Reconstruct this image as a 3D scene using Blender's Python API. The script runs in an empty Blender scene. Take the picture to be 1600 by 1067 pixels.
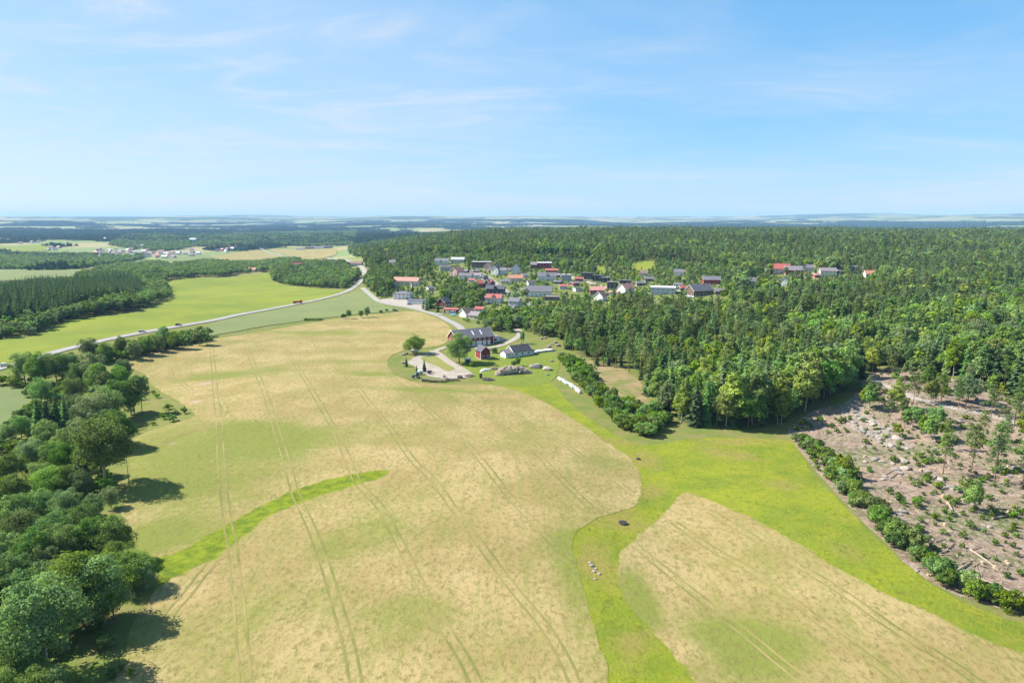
import bpy, bmesh, math, random
import numpy as np
from mathutils import Vector, Matrix
from mathutils.geometry import delaunay_2d_cdt

random.seed(7); RNG = np.random.default_rng(11)
R = math.radians
scene = bpy.context.scene
COL = scene.collection

# ------------------------------------------------------------------ camera, sky, sun, exposure
FPX, CX, CY, CAMH, PITCH = 1067.0, 800.0, 533.5, 75.0, R(10.23)
cam_d = bpy.data.cameras.new('camera'); cam = bpy.data.objects.new('camera', cam_d); COL.objects.link(cam)
cam_d.sensor_width = 36; cam_d.lens = 36 * FPX / 1600; cam_d.clip_start = 1; cam_d.clip_end = 80000
cam.location = (0, 0, CAMH); cam.rotation_euler = (R(90) - PITCH, 0, 0)
scene.camera = cam

SUN_EL, SUN_AZ = R(42), R(-74)                    # azimuth clockwise from +Y
SUN = Vector((math.sin(SUN_AZ) * math.cos(SUN_EL), math.cos(SUN_AZ) * math.cos(SUN_EL), math.sin(SUN_EL)))
sd = bpy.data.lights.new('sun', 'SUN'); sd.energy = 5.0; sd.angle = R(0.55); sd.color = (1, .955, .88)
so = bpy.data.objects.new('sun', sd); COL.objects.link(so); so.location = (-300, 100, 400)
so.rotation_euler = SUN.to_track_quat('Z', 'Y').to_euler()

world = bpy.data.worlds.new('World'); scene.world = world; world.use_nodes = True
wn, wl = world.node_tree.nodes, world.node_tree.links
bg = wn['Background']; bg.inputs['Strength'].default_value = 0.076
sky = wn.new('ShaderNodeTexSky'); sky.sky_type = 'NISHITA'; sky.sun_disc = False
sky.sun_elevation = SUN_EL; sky.sun_rotation = SUN_AZ; sky.air_density = 1.0; sky.dust_density = 0.25; sky.ozone_density = 2.2
sky.altitude = 150
# thin cirrus: stretched noise on the sky direction projected to a high flat layer
tc = wn.new('ShaderNodeTexCoord'); sep = wn.new('ShaderNodeSeparateXYZ'); wl.new(tc.outputs['Generated'], sep.inputs[0])
def wmath(op, a, b=None, c=None):
    n = wn.new('ShaderNodeMath'); n.operation = op
    for i, v in enumerate((a, b, c)):
        if v is None: continue
        if isinstance(v, (int, float)): n.inputs[i].default_value = v
        else: wl.new(v, n.inputs[i])
    return n.outputs[0]
zz = wmath('ADD', wmath('MAXIMUM', sep.outputs['Z'], 0.0), 0.09)
u = wmath('DIVIDE', sep.outputs['X'], zz); v = wmath('DIVIDE', sep.outputs['Y'], zz)
cmb = wn.new('ShaderNodeCombineXYZ'); wl.new(u, cmb.inputs[0]); wl.new(v, cmb.inputs[1])
mp = wn.new('ShaderNodeMapping'); mp.inputs['Rotation'].default_value = (0, 0, R(48)); mp.inputs['Scale'].default_value = (0.6, 1.0, 1)
wl.new(cmb.outputs[0], mp.inputs[0])
def wnoise(scale, det, rough, dist, vec):
    n = wn.new('ShaderNodeTexNoise'); n.inputs['Scale'].default_value = scale; n.inputs['Detail'].default_value = det
    n.inputs['Roughness'].default_value = rough; n.inputs['Distortion'].default_value = dist; wl.new(vec, n.inputs['Vector'])
    return n.outputs['Fac']
def wramp(val, a, b):
    n = wn.new('ShaderNodeMapRange'); n.interpolation_type = 'SMOOTHSTEP'; wl.new(val, n.inputs[0])
    n.inputs[1].default_value = a; n.inputs[2].default_value = b; return n.outputs[0]
c_fine = wramp(wnoise(1.4, 10, .66, 1.6, mp.outputs[0]), .42, .76)
c_big = wramp(wnoise(.38, 5, .55, .6, mp.outputs[0]), .34, .66)
cir = wmath('MULTIPLY', wmath('MULTIPLY', c_fine, c_big), .46)
cir = wmath('ADD', cir, wmath('MULTIPLY', c_big, 0.36))
# summer air: softer brightening and less yellowing towards the horizon than the clean model sky
ssep = wn.new('ShaderNodeSeparateColor'); wl.new(sky.outputs[0], ssep.inputs[0]); skyc = wn.new('ShaderNodeCombineColor')
for i_, (g_, k_) in enumerate(((.9, .60), (.54, 1.55), (.40, 2.68))): wl.new(wmath('MULTIPLY', wmath('POWER', ssep.outputs[i_], g_), k_), skyc.inputs[i_])
mixc = wn.new('ShaderNodeMix'); mixc.data_type = 'RGBA'; wl.new(cir, mixc.inputs[0]); wl.new(skyc.outputs[0], mixc.inputs[6])
mixc.inputs[7].default_value = (4.3, 4.55, 4.95, 1)
wl.new(mixc.outputs[2], bg.inputs['Color'])

vs = scene.view_settings; vs.view_transform = 'Standard'; vs.look = 'None'; vs.gamma = 1; vs.use_curve_mapping = False
vs.exposure = 1.3
cy = scene.cycles
cy.use_denoising = True; cy.max_bounces = 4; cy.diffuse_bounces = 3; cy.glossy_bounces = 1; cy.transmission_bounces = 2
cy.transparent_max_bounces = 4; cy.volume_bounces = 0; cy.sample_clamp_indirect = 4; cy.caustics_reflective = False; cy.caustics_refractive = False
cy.use_adaptive_sampling = True; cy.adaptive_threshold = 0.01

# ------------------------------------------------------------------ small maths
def sstep(a, b, x):
    t = np.clip((np.asarray(x, float) - a) / (b - a), 0, 1); return t * t * (3 - 2 * t)
def _hash(i, j, s):
    n = (i.astype(np.int64) * 374761393 + j.astype(np.int64) * 668265263 + s * 1442695041) & 0x7fffffff
    n = ((n ^ (n >> 13)) * 1274126177) & 0x7fffffff
    return ((n ^ (n >> 16)) & 0xffff) / 65535.0
def vnoise(x, y, s=0):
    xi = np.floor(x); yi = np.floor(y); fx = x - xi; fy = y - yi
    fx = fx * fx * (3 - 2 * fx); fy = fy * fy * (3 - 2 * fy)
    a = _hash(xi, yi, s); b = _hash(xi + 1, yi, s); c = _hash(xi, yi + 1, s); d = _hash(xi + 1, yi + 1, s)
    return a + (b - a) * fx + (c - a) * fy + (a - b - c + d) * fx * fy
def fbm(x, y, s=0, o=4):
    t = 0; a = .5; 
    for k in range(o): t = t + a * vnoise(x * 2 ** k, y * 2 ** k, s + k * 17); a *= .5
    return t / (1 - .5 ** o)
def bump(x, y, cx, cy_, sx, sy, amp): return amp * np.exp(-((x - cx) / sx) ** 2 - ((y - cy_) / sy) ** 2)

def hgt(x, y):
    x = np.asarray(x, float); y = np.asarray(y, float); r = np.hypot(x, y)
    h = .9 * np.sin(x / 47 + 1.0) * np.sin(y / 58 + .4) + .6 * np.sin((x + y) / 83)
    h = h + bump(x, y, -15, 190, 60, 45, 3.2) + bump(x, y, -60, 280, 70, 40, 2.2) - bump(x, y, -62, 172, 40, 16, 1.6)
    h = h - bump(x, y, 40, 165, 18, 60, 1.6) + bump(x, y, 85, 150, 35, 40, 2.0)
    h = h + bump(x, y, 150, 262, 32, 26, 5.0) + 7 * sstep(95, 230, x) * sstep(120, 220, y) * (1 - .5 * sstep(500, 900, y))
    h = h - 4 * sstep(-95, -170, x) * (1 - sstep(220, 420, y))
    az = x / np.maximum(y, 50)
    h = h + 24 * sstep(430, 1150, y) * sstep(-.30, .02, az) * (1 - sstep(2000, 3800, r))
    h = h - 14 * sstep(420, 1000, y) * (1 - sstep(-.38, -.10, az))
    h = h + 3.5 * np.sin(x / 95 + 2) * np.sin(y / 120) * sstep(420, 700, r) * (1 - sstep(2500, 4000, r))
    far = sstep(1600, 5000, r)
    h = h - 30 * np.maximum(sstep(1100, 2300, r) * (1 - sstep(-.32, -.02, az)), sstep(2700, 4200, r))
    h = h + far * 55 * (fbm(x / 1900 + 3, y / 1900, 5) - .5)
    h = h + sstep(3800, 17500, r) * (112 + 250 * (fbm(x / 3600 + 9, y / 4200, 9, 5) - .5))
    h = h + 55 * sstep(8000, 15000, r) * sstep(.25, .75, az)
    return h

def rays(p):
    p = np.asarray(p, float).reshape(-1, 2); dx = (p[:, 0] - CX) / FPX; dy = (CY - p[:, 1]) / FPX
    return np.stack([dx, math.cos(PITCH) + dy * math.sin(PITCH), -math.sin(PITCH) + dy * math.cos(PITCH)], 1)
_T = np.geomspace(60, 24000, 500)
def G(px, py, dz=0.0):
    """world point where the line of sight through a photo pixel meets the terrain raised by dz"""
    d = rays([(px, py)])[0]
    f = CAMH + d[2] * _T - hgt(d[0] * _T, d[1] * _T) - dz
    i = int(np.argmax(f < 0)) if (f < 0).any() else len(_T) - 1
    t = np.linspace(_T[max(i - 1, 0)], _T[i], 80)
    f = CAMH + d[2] * t - hgt(d[0] * t, d[1] * t) - dz
    tt = t[int(np.argmax(f < 0))] if (f < 0).any() else t[-1]
    return np.array([d[0] * tt, d[1] * tt])
def GP(pts): return [tuple(G(*p)) for p in pts]
def proj(x, y, z):
    c, s = math.cos(PITCH), math.sin(PITCH); dep = y * c - (z - CAMH) * s; up = y * s + (z - CAMH) * c
    return CX + FPX * x / dep, CY - FPX * up / dep, dep
def hz(x, y): return float(hgt(x, y))
def inside(poly, x, y):
    poly = np.asarray(poly); x = np.asarray(x); y = np.asarray(y); c = np.zeros(x.shape, bool); j = len(poly) - 1
    for i in range(len(poly)):
        xi, yi = poly[i]; xj, yj = poly[j]
        m = ((yi > y) != (yj > y)) & (x < (xj - xi) * (y - yi) / (yj - yi + 1e-12) + xi); c ^= m; j = i
    return c
def smooth(pts, closed=True, sub=6):
    p = [np.array(q, float) for q in pts]; n = len(p); out = []
    for i in range(n if closed else n - 1):
        g = lambda k: p[k % n] if closed else p[min(max(k, 0), n - 1)]
        a, b, c, d = g(i - 1), g(i), g(i + 1), g(i + 2)
        for k in range(sub):
            t = k / sub
            out.append(.5 * ((2 * b) + (c - a) * t + (2 * a - 5 * b + 4 * c - d) * t * t + (3 * b - a - 3 * c + d) * t ** 3))
    if not closed: out.append(p[-1])
    return [tuple(q) for q in out]

# ------------------------------------------------------------------ materials
def new_mat(name):
    m = bpy.data.materials.new(name); m.use_nodes = True; return m, m.node_tree.nodes, m.node_tree.links
def rgba(c): return (c[0], c[1], c[2], 1)
def noise_node(N, L, vec, scale, det=4, rough=.55, dist=0):
    n = N.new('ShaderNodeTexNoise'); n.inputs['Scale'].default_value = scale; n.inputs['Detail'].default_value = det
    n.inputs['Roughness'].default_value = rough; n.inputs['Distortion'].default_value = dist; L.new(vec, n.inputs['Vector']); return n.outputs['Fac']
def mapr(N, L, val, a, b, lo=0, hi=1):
    n = N.new('ShaderNodeMapRange'); n.interpolation_type = 'SMOOTHSTEP'; L.new(val, n.inputs[0])
    n.inputs[1].default_value = a; n.inputs[2].default_value = b; n.inputs[3].default_value = lo; n.inputs[4].default_value = hi; return n.outputs[0]
def mixcol(N, L, f, a, b, mode='MIX'):
    n = N.new('ShaderNodeMix'); n.data_type = 'RGBA'; n.blend_type = mode
    for s, v_ in ((0, f), (6, a), (7, b)):
        if hasattr(v_, 'is_linked'): L.new(v_, n.inputs[s])
        elif s == 0: n.inputs[0].default_value = v_
        else: n.inputs[s].default_value = rgba(v_)
    return n.outputs[2]
def nmath(N, L, op, a, b=None):
    n = N.new('ShaderNodeMath'); n.operation = op
    for i, v_ in enumerate((a, b)):
        if v_ is None: continue
        if isinstance(v_, (int, float)): n.inputs[i].default_value = v_
        else: L.new(v_, n.inputs[i])
    return n.outputs[0]
def surf(name, c1, c2, scale=.3, bump_s=0, bump_d=.1, rough=.9, c3=None, s3=.03, spec=.2, fine=None):
    """two-tone noise surface in object metres; optional third tone at large scale, fine speckle and bump"""
    m, N, L = new_mat(name); b = N['Principled BSDF']; t = N.new('ShaderNodeTexCoord').outputs['Object']
    col = mixcol(N, L, mapr(N, L, noise_node(N, L, t, scale, 6, .6), .35, .65), c1, c2)
    if c3: col = mixcol(N, L, mapr(N, L, noise_node(N, L, t, s3, 5, .6), .45, .68), col, c3)
    if fine:
        col = mixcol(N, L, mapr(N, L, noise_node(N, L, t, fine[0], 3, .7), .4, .7, 0, fine[2]), col, fine[1])
    L.new(col, b.inputs['Base Color']); b.inputs['Roughness'].default_value = rough; b.inputs['Specular IOR Level'].default_value = spec
    if bump_s:
        bn = N.new('ShaderNodeBump'); bn.inputs['Distance'].default_value = bump_d; bn.inputs['Strength'].default_value = .8
        L.new(noise_node(N, L, t, bump_s, 5, .7), bn.inputs['Height']); L.new(bn.outputs[0], b.inputs['Normal'])
    return m
def foliage(name, c1, c2, hue=.02, val=.3, trans=.4, sat=.15):
    m, N, L = new_mat(name); N.remove(N['Principled BSDF']); out = N['Material Output']
    at = N.new('ShaderNodeAttribute'); at.attribute_name = 'lv'
    oi = N.new('ShaderNodeObjectInfo')
    col = mixcol(N, L, at.outputs['Fac'], c1, c2)
    hs = N.new('ShaderNodeHueSaturation'); L.new(col, hs.inputs['Color'])
    L.new(mapr(N, L, oi.outputs['Random'], 0, 1, .5 - hue, .5 + hue), hs.inputs['Hue'])
    r2 = nmath(N, L, 'FRACT', nmath(N, L, 'MULTIPLY', oi.outputs['Random'], 7.31))
    L.new(mapr(N, L, r2, 0, 1, 1 - val, 1 + val), hs.inputs['Value'])
    r3 = nmath(N, L, 'FRACT', nmath(N, L, 'MULTIPLY', oi.outputs['Random'], 23.7))
    L.new(mapr(N, L, r3, 0, 1, 1 - sat, 1 + sat), hs.inputs['Saturation'])
    d = N.new('ShaderNodeBsdfDiffuse'); tr = N.new('ShaderNodeBsdfTranslucent'); mx = N.new('ShaderNodeMixShader')
    L.new(hs.outputs[0], d.inputs[0])
    tcol = mixcol(N, L, 1.0, hs.outputs[0], (1.2, 1.25, .7), 'MULTIPLY'); L.new(tcol, tr.inputs[0])
    mx.inputs[0].default_value = trans; L.new(d.outputs[0], mx.inputs[1]); L.new(tr.outputs[0], mx.inputs[2])
    L.new(mx.outputs[0], out.inputs['Surface']); return m

M = {}
M['broad'] = foliage('broadleaf_foliage', (0.103, 0.178, 0.049), (0.232, 0.339, 0.099))
M['birch'] = foliage('birch_foliage', (0.143, 0.213, 0.040), (0.285, 0.364, 0.075), .025, .28)
M['spruce'] = foliage('spruce_needles', (0.047, 0.091, 0.034), (0.121, 0.194, 0.060), .02, .35, .25)
M['pine'] = foliage('pine_needles', (0.096, 0.146, 0.050), (0.206, 0.267, 0.085), .025, .3, .28)
M['shrub'] = foliage('shrub_leaves', (0.094, 0.162, 0.029), (0.202, 0.295, 0.058), .02, .25)
M['oldbroad'] = foliage('greyish_broadleaf', (0.124, 0.182, 0.075), (0.256, 0.331, 0.140), .02, .25)
M['bark'] = surf('bark', (.11, .085, .06), (.20, .165, .13), 3, 6, .05)
M['birchbark'] = surf('birch_bark', (.42, .39, .34), (.22, .19, .16), 2, 6, .03)
M['pinebark'] = surf('pine_bark', (.24, .135, .075), (.15, .10, .07), 2, 6, .04)

# ------------------------------------------------------------------ mesh helpers
def link(o, parent=None):
    COL.objects.link(o)
    if parent is not None: o.parent = parent
    return o
def tag(o, label=None, cat=None, group=None, kind=None):
    if label: o['label'] = label
    if cat: o['category'] = cat
    if group: o['group'] = group
    if kind: o['kind'] = kind
    return o
def empty(name, loc=(0, 0, 0), rz=0):
    o = bpy.data.objects.new(name, None); o.location = loc; o.rotation_euler = (0, 0, rz); o.empty_display_size = .5; return link(o)
def mesh_np(name, V, Q, mats, lv=None, midx=None):
    me = bpy.data.meshes.new(name); V = np.asarray(V, np.float32); Q = np.asarray(Q, np.int32); k = Q.shape[1]
    me.vertices.add(len(V)); me.vertices.foreach_set('co', V.ravel())
    me.loops.add(Q.size); me.loops.foreach_set('vertex_index', Q.ravel())
    me.polygons.add(len(Q)); me.polygons.foreach_set('loop_start', np.arange(0, Q.size, k, dtype=np.int32))
    for m in mats: me.materials.append(m)
    if midx is not None: me.polygons.foreach_set('material_index', np.asarray(midx, np.int32))
    if lv is not None:
        a = me.attributes.new('lv', 'FLOAT', 'FACE'); a.data.foreach_set('value', np.asarray(lv, np.float32))
    me.update(calc_edges=True); return me
class MB:
    """collects simple solids and links them as ONE mesh object"""
    def __init__(s): s.v = []; s.f = []
    def add(s, vs_, fs, mat=None):
        o = len(s.v); s.v += [tuple(mat @ Vector(p)) if mat else tuple(p) for p in vs_]; s.f += [tuple(o + i for i in f) for f in fs]; return s
    def box(s, x0, x1, y0, y1, z0, z1, mat=None):
        return s.add([(x0, y0, z0), (x1, y0, z0), (x1, y1, z0), (x0, y1, z0), (x0, y0, z1), (x1, y0, z1), (x1, y1, z1), (x0, y1, z1)],
                     [(3, 2, 1, 0), (4, 5, 6, 7), (0, 1, 5, 4), (1, 2, 6, 5), (2, 3, 7, 6), (3, 0, 4, 7)], mat)
    def prism(s, prof, x0, x1, mat=None):           # prof: (y, z) counter-clockwise seen from +x
        n = len(prof); vs_ = [(x0, y, z) for y, z in prof] + [(x1, y, z) for y, z in prof]
        return s.add(vs_, [tuple(range(n - 1, -1, -1)), tuple(range(n, 2 * n))] + [(i, (i + 1) % n, n + (i + 1) % n, n + i) for i in range(n)], mat)
    def tube(s, pts, rad, n=7, mat=None):
        vs_ = []; fs = []
        for i, p in enumerate(pts):
            p = Vector(p); a = Vector(pts[max(i - 1, 0)]); b = Vector(pts[min(i + 1, len(pts) - 1)]); d = (b - a).normalized()
            q = d.to_track_quat('Z', 'X')
            for k in range(n):
                an = 2 * math.pi * k / n; vs_.append(p + q @ Vector((math.cos(an) * rad[i], math.sin(an) * rad[i], 0)))
        for i in range(len(pts) - 1):
            for k in range(n): fs.append((i * n + k, i * n + (k + 1) % n, (i + 1) * n + (k + 1) % n, (i + 1) * n + k))
        fs.append(tuple(range(n - 1, -1, -1))); e = (len(pts) - 1) * n; fs.append(tuple(range(e, e + n)))
        return s.add(vs_, fs, mat)
    def mesh(s, name, mat):
        me = bpy.data.meshes.new(name); me.from_pydata(s.v, [], s.f); me.materials.append(mat); me.update(); return me
    def build(s, name, mat, parent=None): return link(bpy.data.objects.new(name, s.mesh(name, mat)), parent)

def sheet(name, poly, dz, mat, spacing=4.0, skirt=.0, label=None, cat=None, kind='structure', parent=None, attr=None, do_smooth=True, rag=.7):
    """a field / lawn / yard: triangulated polygon that follows the terrain dz above it"""
    pl = smooth(poly) if do_smooth else list(poly)
    out = [pl[0]]
    for q in pl[1:]:
        if math.dist(q, out[-1]) > spacing * .35: out.append(q)
    if math.dist(out[0], out[-1]) < spacing * .3: out.pop()
    if rag:
        out = [(a + rag * (fbm(np.array(a / 3.1), np.array(b / 3.1), 5, 2) - .5) * 2, b + rag * (fbm(np.array(a / 3.1), np.array(b / 3.1), 8, 2) - .5) * 2) for a, b in out]
    P = np.array(out); x0, y0 = P.min(0); x1, y1 = P.max(0)
    gx, gy = np.meshgrid(np.arange(x0, x1, spacing), np.arange(y0, y1, spacing)); gx = gx.ravel() + RNG.uniform(-.3, .3, gx.size) * spacing; gy = gy.ravel() + RNG.uniform(-.3, .3, gy.size) * spacing
    ins = inside(P, gx, gy); gx, gy = gx[ins], gy[ins]
    n = len(out); verts = [Vector((a, b)) for a, b in out] + [Vector((a, b)) for a, b in zip(gx, gy)]
    r = delaunay_2d_cdt(verts, [(i, (i + 1) % n) for i in range(n)], [], 1, 1e-4)
    v2 = np.array([(q.x, q.y) for q in r[0]]); z = hgt(v2[:, 0], v2[:, 1]) + dz
    V = [(a, b, c) for (a, b), c in zip(v2, z)]; F = [tuple(f) for f in r[2]]
    if skirt:
        cnt = {}
        for f in F:
            for k in range(3):
                e = (f[k], f[(k + 1) % 3]); cnt[e] = 1
        be = [e for e in cnt if (e[1], e[0]) not in cnt]; low = {}
        for e in be:
            for i in e:
                if i not in low: low[i] = len(V); V.append((V[i][0], V[i][1], V[i][2] - skirt))
        F += [(e[1], e[0], low[e[0]], low[e[1]]) for e in be]
    me = bpy.data.meshes.new(name); me.from_pydata(V, [], F); me.materials.append(mat)
    if attr:
        va = np.array(V)
        for an, fn in attr.items():
            a = me.attributes.new(an, 'FLOAT', 'POINT'); a.data.foreach_set('value', fn(va[:, 0], va[:, 1]).astype(np.float32))
    me.update(); o = link(bpy.data.objects.new(name, me), parent)
    if parent is None: tag(o, label, cat, None, kind)
    elif label: o['label'] = label
    return o
def ribbon(name, line, width, dz, mat, parent=None, step=3.0, label=None, kind='structure', skirt=0, do_smooth=True, off=0.0):
    pl = smooth(line, False, 8) if do_smooth else list(line); P = np.array(pl); d = np.r_[0, np.cumsum(np.hypot(*np.diff(P, axis=0).T))]
    n = max(2, int(d[-1] / step)); s_ = np.linspace(0, d[-1], n + 1); X = np.interp(s_, d, P[:, 0]); Y = np.interp(s_, d, P[:, 1])
    tx = np.gradient(X); ty = np.gradient(Y); l = np.hypot(tx, ty); nx, ny = -ty / l, tx / l
    offs = [off - width / 2, off - width / 6, off + width / 6, off + width / 2]; V = []; F = []
    for k, o_ in enumerate(offs):
        x = X + nx * o_; y = Y + ny * o_; z = hgt(x, y) + dz
        V += list(zip(x, y, z))
    m = n + 1
    for k in range(3): F += [(k * m + i, k * m + i + 1, (k + 1) * m + i + 1, (k + 1) * m + i) for i in range(n)]
    if skirt:
        b = len(V); V += [(x, y, z - skirt) for x, y, z in V[:m]] + [(x, y, z - skirt) for x, y, z in V[3 * m:4 * m]]
        F += [(b + i, i, i + 1, b + i + 1) for i in range(n)] + [(3 * m + i, b + m + i, b + m + i + 1, 3 * m + i + 1) for i in range(n)]
    me = bpy.data.meshes.new(name); me.from_pydata(V, [], F); me.materials.append(mat); me.update()
    o = link(bpy.data.objects.new(name, me), parent)
    if parent is None: tag(o, label, None, None, kind)
    return o
# ------------------------------------------------------------------ outlines of the setting (photo pixels dropped on to the terrain)
FIELD_A = GP([(195, 563), (300, 537), (420, 516), (520, 499), (600, 490), (650, 487), (688, 500), (706, 516), (700, 533), (678, 542), (640, 546), (612, 556), (608, 575), (640, 595),
              (700, 601), (760, 601), (800, 608), (850, 628), (900, 657), (950, 692), (985, 716), (1001, 742), (1003, 766), (993, 790), (958, 802), (920, 816), (894, 842), (900, 872),
              (906, 905), (922, 955), (940, 1015), (952, 1070), (960, 1220), (250, 1260), (175, 1140), (186, 1040), (205, 985), (238, 930), (250, 893), (225, 868), (192, 832), (190, 790), (204, 745), (206, 690),
              (250, 668), (302, 650), (285, 632), (238, 603), (226, 585)])
FIELD_D = GP([(1076, 770), (1120, 786), (1200, 822), (1300, 882), (1380, 926), (1450, 956), (1540, 1000), (1620, 1026), (1800, 1080), (1800, 1220), (1120, 1220), (1086, 1070), (1032, 1002), (986, 952),
              (966, 912), (966, 882), (982, 850), (1040, 800), (1058, 776)])
RIBBON = GP([(232, 872), (268, 868), (300, 852), (360, 820), (430, 780), (500, 754), (560, 741), (603, 736), (592, 747), (540, 761), (480, 781), (420, 806), (384, 836), (350, 862), (312, 884), (262, 904), (238, 922)])
MEADOW = GP([(775, 592), (840, 588), (868, 604), (892, 632), (930, 660), (985, 690), (1030, 694), (1060, 688), (1120, 684), (1200, 686), (1238, 690), (1250, 706), (1275, 745), (1320, 792), (1380, 852),
             (1440, 902), (1500, 938), (1560, 962), (1620, 978), (1800, 1030), (1820, 1120), (1620, 1060), (1480, 1010), (1350, 950), (1150, 850), (1110, 900), (1130, 1100), (1140, 1240), (920, 1240), (880, 1040),
             (860, 900), (860, 830), (940, 770), (930, 710), (860, 655), (800, 625)])
CLEARCUT = GP([(1236, 684), (1240, 664), (1275, 640), (1330, 625), (1352, 588), (1400, 575), (1480, 590), (1560, 615), (1640, 640), (1850, 690), (1950, 850), (1900, 1010), (1640, 975), (1560, 950), (1500, 932), (1430, 892), (1380, 845), (1325, 790), (1282, 742)])
GREEN_W = GP([(-420, 640), (-300, 575), (-120, 556), (0, 532), (50, 527), (97, 505), (150, 496), (225, 485), (272, 465), (264, 440), (305, 435), (350, 435), (400, 429), (424, 425), (426, 438), (440, 444), (500, 452), (535, 455),
              (530, 461), (460, 476), (380, 491), (333, 501), (280, 510), (202, 524), (100, 546), (0, 573), (-150, 620), (-330, 690)])
GREY_F = GP([(322, 525), (318, 514), (335, 504), (380, 494), (460, 479), (530, 464), (560, 455), (580, 464), (600, 478), (622, 486), (560, 491), (520, 496), (480, 501), (420, 509), (370, 518)])
FIELD_L = GP([(-160, 640), (-60, 600), (0, 606), (46, 612), (44, 648), (12, 668), (0, 690), (-120, 740)])
LAWN = GP([(722, 575), (728, 552), (742, 548), (775, 548), (790, 541), (840, 545), (872, 556), (872, 580), (850, 600), (770, 602), (735, 588)])
YARD = GP([(676, 549), (661, 553), (643, 561), (638, 567), (648, 573), (665, 586), (692, 592), (716, 591), (738, 588), (725, 577), (708, 566), (692, 555), (684, 548)])
ISLAND = GP([(657, 560), (665, 556), (678, 555), (692, 564), (711, 576), (697, 580), (684, 572), (667, 567)])
ROAD = GP([(-380, 690), (-200, 632), (0, 576), (100, 547), (202, 524), (280, 510), (333, 501), (380, 491), (460, 476), (530, 460), (553, 449), (566, 436), (570, 425), (562, 415), (545, 408), (520, 404), (480, 404), (444, 401), (432, 397), (406, 388)])
LANE = GP([(566, 450), (580, 462), (592, 471), (610, 476), (640, 481), (660, 486), (684, 493), (698, 500), (714, 508), (726, 518), (740, 526)])
STREET = GP([(700, 421), (725, 424), (754, 430), (770, 440), (785, 452), (800, 463), (812, 470), (826, 475), (850, 481)])
STREET2 = GP([(862, 428), (890, 433), (915, 440), (945, 449), (975, 452), (1000, 456)])
DRIVE = GP([(742, 544), (770, 543), (790, 537), (806, 529), (813, 521), (806, 514)])
DRIVE2 = GP([(742, 541), (715, 541), (697, 543), (684, 547), (676, 551)])
DRIVE3 = GP([(676, 548), (688, 556), (703, 567), (719, 576), (736, 588)])
TRACK = GP([(1362, 592), (1385, 603), (1425, 621), (1455, 629), (1485, 637), (1520, 644), (1550, 651), (1620, 668), (1720, 690)])
LOT = GP([(592, 470), (612, 466), (640, 470), (662, 474), (662, 484), (640, 482), (610, 477)])
TOWN = GP([(573, 470), (572, 432), (600, 414), (670, 403), (740, 400), (870, 403), (960, 408), (1060, 409), (1140, 422), (1150, 462), (1050, 476), (1000, 470), (930, 478), (875, 492), (868, 520), (790, 523), (740, 512), (700, 484), (640, 484)])
NOTREE = [FIELD_A, FIELD_D, MEADOW, GREEN_W, GREY_F, FIELD_L, LAWN, YARD, LOT]

# far woods: a mask in world space, used both for the ground cover and for the trees that stand on it
def wood_mask(x, y):
    n = fbm(x / 520 + 4, y / 380 + 1, 21, 4); m = n > .595
    r = np.hypot(x, y); m2 = fbm(x / 900 + 2, y / 700, 33, 3) > .555
    return np.where(r > 4500, m2 | m, m)

# ------------------------------------------------------------------ terrain sheet
def build_ground():
    az = np.radians(np.r_[np.arange(-180, -52, 4), np.arange(-52, 52, .32), np.arange(52, 180, 4)])
    rr = np.r_[0.01, np.geomspace(14, 24500, 620)]
    A, RR = np.meshgrid(az, rr); X = RR * np.sin(A); Y = RR * np.cos(A); Z = hgt(X, Y)
    V = np.stack([X, Y, Z], -1).reshape(-1, 3); na, nr = len(az), len(rr)
    i, j = np.meshgrid(np.arange(nr - 1), np.arange(na), indexing='ij'); j2 = (j + 1) % na
    Q = np.stack([i * na + j, i * na + j2, (i + 1) * na + j2, (i + 1) * na + j], -1).reshape(-1, 4)[:, ::-1]
    x, y = V[:, 0], V[:, 1]; r = np.hypot(x, y)
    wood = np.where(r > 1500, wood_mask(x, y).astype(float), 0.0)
    m, N, L = new_mat('open_ground'); b = N['Principled BSDF']; t = N.new('ShaderNodeTexCoord').outputs['Object']
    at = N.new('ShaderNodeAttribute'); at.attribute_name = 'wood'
    rough = mixcol(N, L, mapr(N, L, noise_node(N, L, t, .12, 6, .65), .35, .65), (0.1075, 0.1419, 0.0292), (0.1634, 0.1505, 0.0516))
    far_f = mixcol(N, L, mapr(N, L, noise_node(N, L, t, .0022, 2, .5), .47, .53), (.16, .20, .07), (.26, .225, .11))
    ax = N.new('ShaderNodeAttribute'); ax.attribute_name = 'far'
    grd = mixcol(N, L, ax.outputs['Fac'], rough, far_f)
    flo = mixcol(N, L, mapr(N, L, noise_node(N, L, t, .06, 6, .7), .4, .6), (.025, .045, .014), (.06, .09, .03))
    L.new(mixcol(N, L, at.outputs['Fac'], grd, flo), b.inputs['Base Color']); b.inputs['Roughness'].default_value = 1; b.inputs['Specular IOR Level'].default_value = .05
    bn = N.new('ShaderNodeBump'); bn.inputs['Distance'].default_value = .25; L.new(noise_node(N, L, t, .9, 5, .7), bn.inputs['Height']); L.new(bn.outputs[0], b.inputs['Normal'])
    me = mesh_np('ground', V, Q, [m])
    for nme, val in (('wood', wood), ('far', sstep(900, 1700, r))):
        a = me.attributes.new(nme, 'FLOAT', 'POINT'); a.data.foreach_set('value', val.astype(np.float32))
    me.polygons.foreach_set('use_smooth', np.ones(len(Q), bool))
    tag(link(bpy.data.objects.new('ground', me)), kind='structure')
build_ground()

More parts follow.
